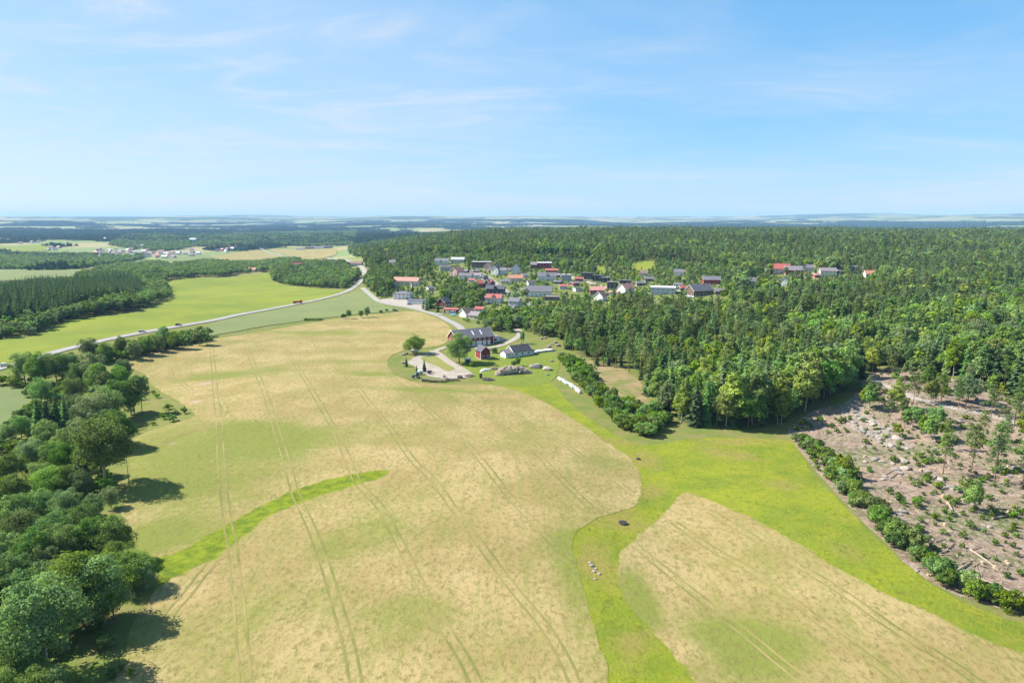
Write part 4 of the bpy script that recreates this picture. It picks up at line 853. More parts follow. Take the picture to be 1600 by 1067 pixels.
base('broad', 816, 537, 8.5, 'farm', 'small narrow tree behind the white farmhouse', .45)
base('shrub', 803, 573, 3.4, 'farm', 'left bush of a pair above the firewood heap', .7); base('shrub', 809, 572, 5.0, 'farm', 'taller right bush of a pair above the firewood heap', .5)
base('shrub', 772, 552, 3.2, 'farm', 'bush beside the red storehouse'); base('shrub', 738, 573, 2.6, 'farm', 'bush in the shade of the big round tree')
base('broad', 574, 496, 9, 'edge', 'larger round tree on the bank above the barley field', .9); base('broad', 564, 497, 7, 'edge', 'smaller round tree left of the larger one on the bank', .9)
base('broad', 545, 498, 7.5, 'edge', 'round tree of the left pair on the field bank', .75); base('shrub', 537, 498, 4, 'edge', 'bush at the left of the pair on the field bank')
for x in (478, 484, 490, 496, 502): base('shrub', x, 501, 2.0, 'edge', 'bush in the long dark clump on the field bank, %s' % {478: 'leftmost', 484: 'second from left', 490: 'in the middle', 496: 'second from right', 502: 'rightmost'}[x], 1.3)
for x, y in ((595, 489), (604, 487)): base('shrub', x, y, 2.5, 'edge', 'small bush on the bank by the lane, %s of two' % ('left' if x < 600 else 'right'))
base('birch', 756, 527, 8, 'edge', 'birch behind the barn roof'); 
GROVE = [(33, 547, 16), (56, 550, 16), (83, 548, 16), (106, 549, 15), (140, 549, 17), (150, 566, 15), (113, 588, 11), (137, 527, 13), (162, 534, 11), (187, 525, 12), (207, 531, 11), (227, 525, 11), (245, 520, 11), (254, 509, 13), (270, 516, 11), (290, 520, 9.5), (310, 515, 9.5), (322, 518, 8.5),
 (184, 570, 13), (180, 592, 16), (157, 603, 16), (140, 612, 16), (112, 615, 12), (29, 648, 9), (121, 651, 11), (99, 667, 11), (45, 685, 10), (79, 687, 10), (13, 705, 10), (101, 690, 10), (76, 728, 10), (99, 726, 10), (126, 732, 9), (13, 741, 11),
 (61, 764, 9), (97, 762, 10), (126, 784, 9), (144, 770, 7), (34, 795, 10), (7, 795, 10), (79, 795, 10), (139, 807, 11), (171, 806, 11), (90, 820, 11), (47, 827, 12), (112, 824, 9), (14, 864, 11), (32, 889, 9), (69, 880, 10), (118, 862, 15), (150, 866, 14), (200, 861, 8.5),
 (222, 876, 6.5), (171, 906, 8), (7, 968, 10), (28, 1010, 9), (53, 1042, 8), (79, 1044, 7), (113, 1052, 5), (180, 640, 14), (165, 640, 13), (70, 655, 12), (10, 660, 8), (20, 770, 10), (150, 700, 9), (60, 720, 9), (5, 830, 11), (180, 845, 9), (60, 850, 10), (100, 905, 10), (140, 905, 9), (170, 760, 6), (192, 560, 10), (160, 580, 12), (120, 565, 13), (60, 590, 11), (200, 600, 12)]
for x, y, h in GROVE: top('grove', x, y, h, 'grove')
top('open', 153, 649, 21, 'grove', 'tallest tree of the grove, grey green, casting a round shadow on the field', .95)
top('open', 56, 904, 17.5, 'grove', 'big spreading tree with a pale trunk in the lower left corner', 1.1)
top('tall', 216, 582, 17, 'grove', 'tall tree with bare thin trunks at the right tip of the grove'); top('tall', 205, 590, 15, 'grove'); top('tall', 193, 673, 15, 'grove', 'slim tree hanging over the field beside the tallest grove tree', .55)
for x, y, h in [(54, 610, 18), (68, 611, 18), (83, 612, 17), (97, 613, 17), (79, 634, 12), (121, 682, 14), (54, 727, 9), (60, 620, 15), (110, 640, 13)]: top('spruce', x, y, h, 'grove')
for x, y in [(190, 1048), (175, 1058), (205, 1056), (160, 1000), (150, 985), (170, 1010), (262, 640), (275, 648), (288, 646), (255, 655), (240, 664), (270, 658), (228, 612), (240, 615), (246, 622), (222, 625), (200, 905), (215, 912), (165, 785), (178, 780), (165, 930)]:
    base('shrub', x, y, random.uniform(1.4, 2.8), 'grove', None, random.uniform(.8, 1.2))
# grove outside the frame and its understorey
gp = np.array(GP([(-260, 1150), (-260, 640), (-40, 600), (60, 600), (120, 600), (190, 650), (165, 740), (165, 830), (190, 890), (150, 960), (90, 1050), (60, 1200)]))
for _ in range(2500):
    x = RNG.uniform(gp[:, 0].min(), gp[:, 0].max()); y = RNG.uniform(gp[:, 1].min(), gp[:, 1].max())
    if not inside(gp, np.array([x]), np.array([y]))[0] or inside(FIELD_L, np.array([x]), np.array([y]))[0]: continue
    u_, v_, _d = proj(x, y, hz(x, y))
    if u_ < -40 and min([(t[1] - x) ** 2 + (t[2] - y) ** 2 for t in TREES]) > 30: add('grove', x, y, RNG.uniform(9, 14), 'grove')
    elif min([(t[1] - x) ** 2 + (t[2] - y) ** 2 for t in TREES]) > 14: add('shrub', x, y, RNG.uniform(2.5, 5), 'grove', None, 1.2)

ALLH = np.array([h_ for h_ in HOUSES])
LINES = [(np.array(smooth(l, False, 5)), w) for l, w in ((ROAD, 8), (LANE, 5.5), (STREET, 7), (STREET2, 8), (DRIVE, 5), (TRACK, 4.5), (DRIVE2, 4), (DRIVE3, 4))]
def allowed(x, y, h, rad, hide=.93, fields=True):
    ok = np.ones(len(x), bool)
    if fields:
        for p in NOTREE: ok &= ~inside(p, x, y)
    for l, w in LINES:
        mx0, my0 = l.min(0) - w; mx1, my1 = l.max(0) + w
        c = np.where(ok & (x > mx0) & (x < mx1) & (y > my0) & (y < my1))[0]
        if len(c):
            a = l[:-1]; b = l[1:]; ab = b - a; q = np.stack([x[c], y[c]], 1)[:, None]
            t = np.clip(((q - a) * ab).sum(2) / (ab ** 2).sum(1), 0, 1); d = np.linalg.norm(q - a - t[..., None] * ab, axis=2).min(1); ok[c[d < w * .5 + rad[c] * .7]] = False
    z = hgt(x, y); u, v0, dep = proj(x, y, z); _, v1, _ = proj(x, y, z + h); s = FPX / dep
    keep = RNG.random(len(x)) > hide
    for (hx, hy, hr, x0, x1, y0, y1) in ALLH:
        d = np.hypot(x - hx, y - hy); ok &= d > hr * .85 + rad * .8
        m = (np.hypot(x, y) < math.hypot(hx, hy)) & (u + rad * s * .8 > x0) & (u - rad * s * .8 < x1) & (v1 < y1 - .30 * (y1 - y0)) & (v0 > y0)
        ok &= ~(m & ~keep)
    return ok
def scatter(poly, spacing, mix, hlo, hhi, zone, hide=.93, dens=1.0, rfun=None, clip=None):
    P = np.array(poly); x0, y0 = P.min(0); x1, y1 = P.max(0)
    gx, gy = np.meshgrid(np.arange(x0, x1, spacing), np.arange(y0, y1, spacing)); x = gx.ravel() + RNG.uniform(-.5, .5, gx.size) * spacing; y = gy.ravel() + RNG.uniform(-.5, .5, gy.size) * spacing
    m = inside(P, x, y) & (RNG.random(x.size) < dens); x, y = x[m], y[m]
    a = x / np.maximum(y, 1); m = (np.abs(a) < .92) & (y > 20); x, y = x[m], y[m]
    if clip is not None: m = clip(x, y); x, y = x[m], y[m]
    h = (hlo + (hhi - hlo) * RNG.beta(1.6, 1.6, x.size)) * (.62 + .76 * fbm(x / 45, y / 45, 3, 2)); m = allowed(x, y, h, np.full(x.size, min(spacing * .5, 3)), hide); x, y, h = x[m], y[m], h[m]
    ks = list(mix); w = np.array([mix[k] for k in ks]); w = w / w.sum()
    # kinds gather in stands
    sel = fbm(x / 55 + 7, y / 55, 77, 3) * .75 + RNG.random(x.size) * .4 - .075; sel = np.argsort(np.argsort(sel)) / max(1, x.size)
    kk = np.searchsorted(np.cumsum(w), sel, side='right').clip(0, len(ks) - 1)
    for i in range(x.size): add(ks[kk[i]], x[i], y[i], h[i] * {'broad': .85, 'birch': .9, 'spruce': 1.08}.get(ks[kk[i]], 1), zone, None, RNG.uniform(.85, 1.25))
# right-hand forest
EDGE = GP([(868, 522), (884, 548), (905, 560), (930, 572), (955, 580), (985, 588), (1005, 612), (1030, 640), (1058, 662), (1100, 670), (1150, 672), (1232, 664), (1262, 640), (1318, 620), (1345, 588), (1400, 573), (1480, 590), (1560, 612), (1640, 636), (1850, 680)])
FOREST = EDGE + [(700, 420), (1500, 1500), (1700, 2600), (500, 3000), (-500, 2500)] + GP([(545, 392), (572, 408), (570, 425)])
KNOLL = GP([(925, 572), (960, 575), (990, 592), (1000, 620), (975, 628), (940, 612)]); NOTREE.append(KNOLL)
outtown = lambda x, y: ~inside(TOWN, x, y)
near = lambda a, b: (lambda x, y: (np.hypot(x, y) >= a) & (np.hypot(x, y) < b) & outtown(x, y))
MIXN = dict(pine=.20, spruce=.30, birch=.40, broad=.10)
scatter(FOREST, 5.0, MIXN, 9, 21, 'forest', clip=near(0, 420))
scatter(FOREST, 5.3, dict(pine=.26, spruce=.36, birch=.30, broad=.08), 9, 20, 'forest', clip=near(420, 900))
scatter(FOREST, 7.0, dict(pine=.40, spruce=.42, birch=.14, broad=.04), 11, 21, 'ridge', clip=near(900, 1700))
scatter(FOREST, 12.5, dict(pine=.4, spruce=.45, birch=.15), 15, 21, 'ridge', clip=near(1700, 3100))
# trees among the houses, behind the barn, beside the junction
scatter(TOWN, 8, dict(spruce=.22, pine=.2, birch=.33, broad=.25), 6, 13, 'town', .97, .85)
scatter(TOWN, 5, dict(shrub=1), 1.5, 3.0, 'town', .9, .45)
scatter(GP([(738, 508), (790, 522), (868, 528), (872, 500), (860, 486), (800, 494), (745, 500)]), 4.2, dict(birch=.4, broad=.5, spruce=.1), 6, 11, 'belt', .6, .9)
scatter(GP([(690, 480), (698, 452), (716, 442), (757, 452), (762, 478), (735, 486)]), 5.0, dict(spruce=.3, pine=.2, birch=.3, broad=.2), 11, 17, 'townwood', .8, .95)
scatter(GP([(574, 472), (570, 445), (584, 424), (620, 424), (616, 452), (602, 458), (594, 470)]), 5.0, dict(spruce=.25, pine=.3, birch=.25, broad=.2), 9, 15, 'townwood', .85)
for x, y, h in [(667, 485, 18), (673, 482, 16), (661, 483, 13), (684, 488, 11), (622, 456, 12), (630, 457, 11), (638, 457, 12), (645, 456, 12), (652, 457, 11), (658, 456, 9)]: base('spruce', x, y, h, 'townwood')
# left: spruce plantation with leafy edge, woods and belts
PLANT = GP([(-330, 580), (-120, 548), (0, 531), (50, 525), (97, 503), (150, 494), (222, 483), (268, 466), (258, 445), (200, 436), (120, 442), (0, 452), (-200, 470), (-420, 500)])
PLANTIN = GP([(-330, 565), (0, 520), (80, 503), (150, 484), (215, 472), (225, 455), (200, 442), (120, 446), (0, 456), (-200, 476), (-420, 505)])
scatter(PLANTIN, 4.3, dict(spruce=1), 13, 17, 'plantation', clip=lambda x, y: x < 0)
scatter(PLANT, 5.5, dict(broad=.8, birch=.2), 9, 13, 'plantedge', clip=lambda x, y: ~inside(PLANTIN, x, y))
WOODS = [[(426, 440), (424, 420), (440, 412), (500, 412), (545, 415), (560, 425), (562, 442), (550, 452), (500, 451), (445, 444)],
         [(262, 438), (252, 422), (300, 412), (380, 413), (440, 408), (470, 408), (440, 416), (425, 424), (380, 428), (345, 434), (310, 433)],
         [(120, 436), (150, 424), (230, 410), (262, 412), (255, 425), (262, 440), (220, 446), (150, 445)],
         [(-300, 424), (0, 421), (128, 421), (160, 416), (230, 404), (235, 400), (180, 399), (120, 400), (60, 398), (0, 398), (-300, 404)],
         [(150, 560), (190, 546), (322, 524), (325, 534), (250, 546), (190, 562)]]
for i, w in enumerate(WOODS): scatter(GP(w), [5.2, 6.5, 7, 9, 5][i], [dict(broad=.6, birch=.2, spruce=.2), dict(broad=.8, birch=.2), dict(broad=.7, birch=.3), dict(broad=.6, birch=.25, spruce=.15), dict(broad=1)][i], [9, 9, 9, 11, 5][i], [14, 13, 13, 15, 8][i], 'leftwood', .9)
scatter(GP([(250, 394), (300, 386), (400, 384), (545, 384), (560, 392), (545, 398), (560, 360), (400, 365), (200, 368), (170, 384), (215, 392)]), 13, dict(broad=.5, spruce=.3, birch=.2), 12, 18, 'leftwood', .95, .9)
scatter(GP([(140, 566), (185, 548), (250, 533), (325, 522), (330, 531), (262, 545), (200, 560), (150, 575)]), 3.4, dict(broad=.7, shrub=.3), 4.5, 8, 'leftwood', .9)
# shrubs along the grass strip and the hedge below the felled ground
scatter(GP([(876, 560), (908, 568), (932, 596), (965, 628), (1012, 640), (1055, 662), (1010, 686), (975, 672), (938, 643), (912, 612), (893, 590)]), 3.2, dict(shrub=.75, birch=.25), 3.2, 6.5, 'strip')
for (x0, y0), (x1, y1) in zip([(1252, 690), (1300, 736), (1345, 790), (1400, 848), (1450, 893), (1510, 928), (1570, 950)], [(1300, 736), (1345, 790), (1400, 848), (1450, 893), (1510, 928), (1570, 950), (1680, 985)]):
    a, b = G(x0, y0), G(x1, y1); n = int(math.dist(a, b) / .85)
    for i in range(n):
        t = i / n; p = a + (b - a) * t; q = RNG.normal(scale=1.5, size=2); add('shrub', p[0] + q[0] + 1.2, p[1] + q[1] + .8, RNG.uniform(1.6, 3.8) * (.75 + .6 * vnoise(np.array(p[0] / 9), np.array(p[1] / 9), 2)), 'hedge', None, RNG.uniform(.8, 1.15))
for x, y, h in [(1322, 748, 8), (1330, 760, 6), (1312, 735, 6), (1270, 715, 5), (1340, 775, 5)]: base('birch', x, y, h, 'hedge')
# felled ground: scattered tall pines, birches and bushes
for x, y, h, k in [(1473, 741, 13, 'pine'), (1518, 733, 14, 'pine'), (1553, 756, 15, 'pine'), (1558, 728, 14, 'pine'), (1598, 762, 14, 'pine'), (1548, 651, 12, 'pine'), (1508, 641, 14, 'pine'), (1427, 630, 12, 'pine'), (1585, 665, 12, 'pine'), (1453, 692, 10, 'birch'), (1443, 684, 9, 'birch'),
   (1400, 640, 11, 'birch'), (1358, 642, 11, 'birch'), (1350, 638, 9, 'birch'), (1408, 660, 9, 'pine'), (1390, 655, 10, 'pine'), (1415, 668, 8, 'birch'), (1430, 662, 7, 'broad'), (1462, 668, 8, 'broad'), (1475, 690, 8, 'birch'), (1402, 684, 6, 'birch'), (1520, 800, 9, 'birch'), (1512, 795, 7, 'birch'), (1527, 792, 7, 'pine'),
   (1480, 704, 11, 'pine'), (1535, 690, 11, 'pine'), (1570, 700, 11, 'pine'), (1590, 640, 12, 'pine'), (1600, 690, 11, 'birch'), (1620, 740, 13, 'pine'), (1640, 800, 12, 'pine'), (1497, 640, 11, 'pine'), (1470, 632, 12, 'pine'), (1455, 628, 10, 'birch')]:
    base(k, x, y, h, 'felled')
scatter(CLEARCUT, 9, dict(pine=.5, birch=.35, broad=.15), 5, 13, 'felled', dens=.55, clip=lambda x, y: (y + .35 * x > 305) | (x + .2 * y > 205))
scatter(CLEARCUT, 3.4, dict(shrub=1), .5, 2.2, 'felledbush', dens=.8, clip=lambda x, y: fbm(x / 16, y / 16, 41, 3) > .43)

# far woods on the world mask
def far_woods():
    pts = []
    for r0, r1, sp in ((1500, 3200, 26), (3200, 6000, 34), (6000, 11000, 60)):
        g = np.arange(-r1, r1, sp); gx, gy = np.meshgrid(g, g[g > 0]); x = gx.ravel() + RNG.uniform(-.5, .5, gx.size) * sp; y = gy.ravel() + RNG.uniform(-.5, .5, gy.size) * sp
        r = np.hypot(x, y); m = (r >= r0) & (r < r1) & (np.abs(x / y) < .9); x, y = x[m], y[m]
        m = wood_mask(x, y) & ~(inside(FOREST, x, y) & (np.hypot(x, y) < 3100)); x, y = x[m], y[m]
        m = allowed(x, y, np.full(x.size, 14.), np.full(x.size, 14.), .7); x, y = x[m], y[m]
        pts.append(np.stack([x, y, np.full(x.size, sp / 34.)], 1))
    return np.vstack(pts)

# garages and sheds tucked between the houses
# ------------------------------------------------------------------ build: the largest 300 of each kind one by one, the rest as stuff
NAME = dict(grove='broadleaf_tree', open='broadleaf_tree', broad='broadleaf_tree', tall='broadleaf_tree', birch='birch_tree', spruce='spruce_tree', pine='pine_tree', shrub='shrub')
WORD = dict(broadleaf_tree='leafy tree', birch_tree='light green birch', spruce_tree='dark spruce', pine_tree='pine', shrub='green bush')
ZONE = dict(grove='in the dense dark grove at the left field edge', forest='in the mixed forest on the right', ridge='in the dark forest on the ridge behind the houses', town='between the houses of the town', belt='in the belt of trees behind the barn', townwood='in the small wood at the left of the town',
            plantation='in the spruce plantation far left', plantedge='on the leafy edge of the spruce plantation', leftwood='in the woods beyond the bright green field', strip='in the thicket along the grass strip', hedge='in the hedge below the felled ground', felled='left standing on the felled ground', felledbush='growing on the felled ground', edge='on the field bank', farm='at the farm')
rows = {}
_A = np.array([(t[1], t[2], t[3]) for t in TREES]); _Z = hgt(_A[:, 0], _A[:, 1]); _U, _V0, _D = proj(_A[:, 0], _A[:, 1], _Z); _, _V2, _ = proj(_A[:, 0], _A[:, 1], _Z + _A[:, 2])
_S = np.where((_U > -10) & (_U < 1610) & (_V2 < 1062), _A[:, 2] * FPX / _D, 0)
for i_, t in enumerate(TREES): rows.setdefault(NAME[t[0]], []).append((_S[i_] + (1e6 if t[5] else 0), i_, t))
LAND = [(905, 560, 'beside the drive above the thicket'), (960, 600, 'behind the brown knoll'), (1030, 640, 'at the thicket corner'), (1100, 660, 'front row above left meadow'), (1190, 655, 'front row above right meadow'), (1270, 625, 'beside the pale outcrop'),
        (1340, 575, 'above track top'), (1440, 570, 'above mid track'), (1540, 590, 'above right track end'), (1000, 540, 'deep behind the knoll'), (1100, 580, 'deep behind the meadow corner'), (1200, 560, 'deep above the meadow'), (1320, 520, 'on the slope above the track'), (1480, 520, 'on the far right slope'), (1580, 540, 'at the right picture edge'), (950, 500, 'just below the salmon roofs'), (1080, 500, 'below the brown chalet')]
MARKS = dict(forest=LAND,
  grove=[(40, 605, 'by the main road at the far left'), (120, 605, 'behind the small spruces'), (185, 550, 'in the belt nearest the road'), (260, 545, 'in the middle of the roadside belt'), (315, 535, 'at the right tip of the roadside belt'), (205, 640, 'beside the bare thin trunks'), (130, 680, 'behind the tallest grove tree'),
         (30, 700, 'beside the small dark green field'), (60, 760, 'in the middle at the left picture edge'), (140, 790, 'right below the tallest grove tree'), (180, 850, 'on the field edge above the green swale'), (60, 880, 'left of the green swale'), (215, 910, 'where the green swale ends'), (130, 950, 'behind the big corner tree'), (50, 1040, 'in the lower left corner'), (260, 650, 'on the small headland in the field'), (190, 1050, 'at the bottom edge beside the field')],
  strip=[(890, 590, 'at the upper end by the white bales'), (920, 620, 'right below the white bales'), (950, 640, 'in the middle'), (985, 660, 'lower middle'), (1030, 670, 'at the lower end by the meadow')],
  hedge=[(1265, 700, 'at the top corner'), (1310, 745, 'in the upper part'), (1345, 790, 'above the middle'), (1400, 848, 'in the middle'), (1450, 893, 'below the middle'), (1510, 928, 'near the long felled trunk'), (1580, 955, 'at the right picture edge')],
  felled=[(1360, 640, 'beside the pale outcrop'), (1420, 660, 'in the middle clump'), (1480, 740, 'among the boulders'), (1530, 800, 'beside the round shadow'), (1540, 650, 'along the forest track'), (1590, 750, 'at the right picture edge'), (1550, 710, 'in the open upper right')],
  town=[(600, 445, 'left by the junction'), (650, 450, 'near the long cream house'), (720, 440, 'near the pink house'), (780, 440, 'beside the climbing street'), (840, 450, 'near the long white house'), (920, 445, 'near the black box houses'), (990, 440, 'below the yellow green paddock'), (1060, 445, 'near the pale modern house'), (1110, 440, 'near the red house and chalet'), (800, 490, 'above the barn')])
SHORT = dict(forest='of the right forest,', grove='in the left grove,', strip='in the grass strip thicket,', hedge='in the hedge below the felled ground,', felled='standing on the felled ground', town='in the town,')
def place_words(zone, x, y):
    if zone not in MARKS: return ZONE[zone]
    u, v, _ = proj(x, y, hz(x, y)); return SHORT[zone] + ' ' + min(MARKS[zone], key=lambda q: (q[0] - u) ** 2 + 4 * (q[1] - v) ** 2)[2]
def size_word(nm, h):
    a, b = (1.9, 3.4) if nm == 'shrub' else (10.5, 15.0); return 'small' if h < a else ('large' if h > b else 'middling')
REST = {}
def place_tree(nm, t):
    kind, x, y, h, zone, label, wide = t; ps = PROTO[kind]; me, tm, H = random.choice(ps); k = h / H
    r_ = empty(nm, (x, y, hz(x, y)), random.uniform(0, 6.28)); w = k * wide * (random.uniform(.88, 1.12)); r_.scale = (w, w, k)
    g = place_words(zone, x, y); sw = size_word(nm, h); tag(r_, label or sw + ' ' + WORD[nm] + ' ' + g, 'shrub' if nm == 'shrub' else 'tree', None if label else sw + ' ' + nm.replace('_', ' ') + 's ' + g)
    link(bpy.data.objects.new('trunk', tm), r_); link(bpy.data.objects.new('crown', me), r_)
for nm, lst in rows.items():
    lst.sort(key=lambda a: -a[0])
    for i, (s, _i, t) in enumerate(lst):
        if s > 0 and i < 300: place_tree(nm, t)
        else: REST.setdefault('broad' if t[0] in ('grove', 'tall', 'open') else t[0], []).append(t)

def scatter_stuff(name, pts, scl, protos, label, seed):
    rg = np.random.default_rng(seed); n = len(pts); me = bpy.data.meshes.new(name); me.vertices.add(n); me.vertices.foreach_set('co', np.asarray(pts, np.float32).ravel())
    rot = np.zeros((n, 3), np.float32); rot[:, 2] = rg.uniform(0, 6.28, n); rot[:, :2] = rg.normal(scale=.035, size=(n, 2))
    a = me.attributes.new('rot', 'FLOAT_VECTOR', 'POINT'); a.data.foreach_set('vector', rot.ravel())
    a = me.attributes.new('scl', 'FLOAT_VECTOR', 'POINT'); a.data.foreach_set('vector', np.asarray(scl, np.float32).ravel())
    a = me.attributes.new('idx', 'INT', 'POINT'); a.data.foreach_set('value', rg.integers(0, len(protos), n).astype(np.int32))
    o = tag(link(bpy.data.objects.new(name, me)), label, None, None, 'stuff')
    ng = bpy.data.node_groups.new(name, 'GeometryNodeTree'); ng.interface.new_socket('Geometry', in_out='INPUT', socket_type='NodeSocketGeometry'); ng.interface.new_socket('Geometry', in_out='OUTPUT', socket_type='NodeSocketGeometry')
    gi = ng.nodes.new('NodeGroupInput'); go = ng.nodes.new('NodeGroupOutput'); iop = ng.nodes.new('GeometryNodeInstanceOnPoints'); jn = ng.nodes.new('GeometryNodeJoinGeometry')
    for p in protos:
        oi = ng.nodes.new('GeometryNodeObjectInfo'); oi.inputs['Object'].default_value = p; oi.inputs['As Instance'].default_value = True; ng.links.new(oi.outputs['Geometry'], jn.inputs[0])
    def att(nm, typ):
        q = ng.nodes.new('GeometryNodeInputNamedAttribute'); q.data_type = typ; q.inputs['Name'].default_value = nm; return q.outputs['Attribute']
    iop.inputs['Pick Instance'].default_value = True
    ng.links.new(gi.outputs[0], iop.inputs['Points']); ng.links.new(jn.outputs[0], iop.inputs['Instance']); ng.links.new(att('idx', 'INT'), iop.inputs['Instance Index'])
    ng.links.new(att('rot', 'FLOAT_VECTOR'), iop.inputs['Rotation']); ng.links.new(att('scl', 'FLOAT_VECTOR'), iop.inputs['Scale']); ng.links.new(iop.outputs[0], go.inputs[0])
    md = o.modifiers.new('scatter', 'NODES'); md.node_group = ng; return o
STUFF = dict(broad=('broadleaf_woodland', 'mass of leafy trees filling the woods'), birch=('birch_woodland', 'mass of birches filling the mixed forest'), spruce=('spruce_forest', 'mass of dark spruces in the forest and plantation'), pine=('pine_forest', 'mass of pines covering the ridge'), shrub=('undergrowth', 'low bushes among trees and on the felled ground'))
for k, ts in REST.items():
    A = np.array([(t[1], t[2], t[3], t[6]) for t in ts]); z = hgt(A[:, 0], A[:, 1]); s = A[:, 2] / LOW[k + '_H']
    far_s = 1 + .55 * sstep(900, 2200, np.hypot(A[:, 0], A[:, 1])); w = s * A[:, 3] * RNG.uniform(.85, 1.2, len(s)) * far_s
    scatter_stuff(STUFF[k][0], np.stack([A[:, 0], A[:, 1], z], 1), np.stack([w, w, s], 1), LOW[k], STUFF[k][1], hash(k) % 1000 if False else len(k))
fw = far_woods(); zf = hgt(fw[:, 0], fw[:, 1]); sv = RNG.uniform(.7, 1.25, len(fw))
scatter_stuff('far_woodland', np.stack([fw[:, 0], fw[:, 1], zf - .5], 1), np.stack([fw[:, 2] * 1.15, fw[:, 2] * 1.15, sv], 1), LOW['patch'], 'hazy far woods between the distant fields', 99)
print('TREES', len(TREES), {k: len(v) for k, v in REST.items()}, 'far', len(fw))

# ------------------------------------------------------------------ vehicles
M['tyre'] = surf('tyre_rubber', (.02, .02, .02), (.035, .035, .035), 4)
M['rim'] = surf('wheel_rim', (.4, .4, .4), (.5, .5, .5), 4, rough=.4)
M['lamp'] = surf('lamp_glass', (.7, .7, .65), (.8, .8, .75), 4, rough=.2)
def carpaint(name, c): return surf('car_paint_' + name, c, tuple(k * .9 for k in c), 2, rough=.3, spec=.5)
def wheel(root, x, y, r, w):
    t = MB().tube([(x, y - w / 2, r), (x, y + w / 2, r)], [r, r], 14).build('wheel', M['tyre'], root)
    s = 1 if y > 0 else -1; MB().tube([(x, y + s * (w / 2 + .005), r), (x, y + s * (w / 2 + .03), r)], [r * .6, r * .55], 10).build('rim', M['rim'], t)
def car(px, py, yaw, paint_, label, kind='hatch'):
    p = G(px, py); r_ = empty('parked_car' if 'parked' in label else 'car', (p[0], p[1], hz(*p) + .45), R(yaw)); tag(r_, label, 'car', 'cars')
    m = carpaint(paint_[0], paint_[1]); h = 1.45 if kind != 'van' else 2.1
    prof = [(-2.15, .35), (2.15, .35), (2.2, .75), (1.2, .92), (-2.1, .98)] if kind != 'van' else [(-2.4, .35), (2.4, .35), (2.45, .95), (1.9, 1.15), (-2.4, 1.2)]
    rot = Matrix.Rotation(R(90), 4, 'Z')
    def ext(pr, w, name, mt, par): return MB().prism([(a, b) for a, b in pr], -w, w, Matrix.Rotation(R(-90), 4, 'Z')).build(name, mt, par)
    ext(prof, .86, 'body', m, r_)
    cab = [(-2.0, .97), (1.15, .93), (.45, h - .05), (-1.5, h - .05)] if kind != 'van' else [(-2.38, 1.19), (1.85, 1.16), (1.2, h - .05), (-2.35, h - .05)]
    ext(cab, .76, 'cabin_glass', M['glass'], r_)
    rf = [(cab[3][0] - .02, h - .06), (cab[2][0] + .02, h - .06), (cab[2][0] - .05, h + .02), (cab[3][0] + .05, h + .02)]; ext(rf, .74, 'roof', m, r_)
    for x in (-1.35, 1.35):
        for y in (-.8, .8): wheel(r_, x, y, .33, .2)
    for y in (-.6, .6): MB().box(2.17, 2.23, y - .18, y + .18, .6, .74).build('headlight', M['lamp'], r_)
RED = ('red', (.5, .04, .03)); WHT = ('white', (.75, .75, .75)); BLK = ('black', (.03, .03, .035)); SIL = ('silver', (.45, .46, .48)); BLU = ('blue', (.06, .12, .3))
car(279, 509.5, 28, BLK, 'dark car driving on the main road above the tree belt')
car(222, 520, 28, SIL, 'silver car on the main road at the left end of the tree belt')
car(8, 573, 30, WHT, 'white car on the main road at the left picture edge')
car(686, 493, -35, WHT, 'white car on the lane near the red shed')
car(617, 486.5, -20, BLK, 'black car parked on the grass beside the lane')
car(708, 491, -10, WHT, 'white van parked in front of the red shed', 'van')
car(807, 458, -30, WHT, 'white car parked beside the climbing street below the trees')
car(747, 433, -30, WHT, 'white car parked at the bend of the upper street')
car(640, 477, -10, BLU, 'blue car parked on the gravel lot by the garages')
car(906, 436, -20, RED, 'red car parked by the leftmost black house')
car(1070, 462, -20, SIL, 'silver car parked between the pale modern house and the chalet')
car(1080, 466, -40, WHT, 'white car parked below the brown chalet')
def truck():
    p = G(465, 474.6); r_ = empty('red_truck', (p[0], p[1], hz(*p) + .45), R(26)); tag(r_, 'red lorry with open bed driving on the main road', 'truck')
    m = carpaint('lorry', (.5, .045, .035)); y90 = Matrix.Rotation(R(-90), 4, 'Z')
    MB().prism([(1.9, .6), (4.2, .6), (4.25, 1.7), (3.95, 3.0), (1.9, 3.0)], -1.2, 1.2, y90).build('cab', m, r_)
    MB().prism([(4.12, 1.8), (4.27, 1.8), (4.02, 2.8), (3.9, 2.8)], -1.05, 1.05, y90).build('windscreen', M['glass'], r_)
    MB().box(-4.2, 4.1, -.5, .5, .55, .85).build('chassis', M['tyre'], r_)
    b = MB(); b.box(-4.2, 1.7, -1.2, 1.2, .9, 1.1); b.build('bed_floor', M['tyre'], r_)
    for y in (-1.2, 1.12): MB().box(-4.2, 1.7, y, y + .08, 1.1, 2.0).build('bed_side', m, r_)
    MB().box(-4.28, -4.2, -1.2, 1.2, 1.1, 2.0).build('tailgate', m, r_); MB().box(1.7, 1.78, -1.2, 1.2, 1.1, 2.6).build('headboard', m, r_)
    for x in (-3.1, -1.9, 3.0):
        for y in (-1.0, 1.0): wheel(r_, x, y, .52, .3)
    for y in (-.85, .85): MB().box(4.2, 4.28, y - .2, y + .2, .9, 1.15).build('headlight', M['lamp'], r_)
truck()

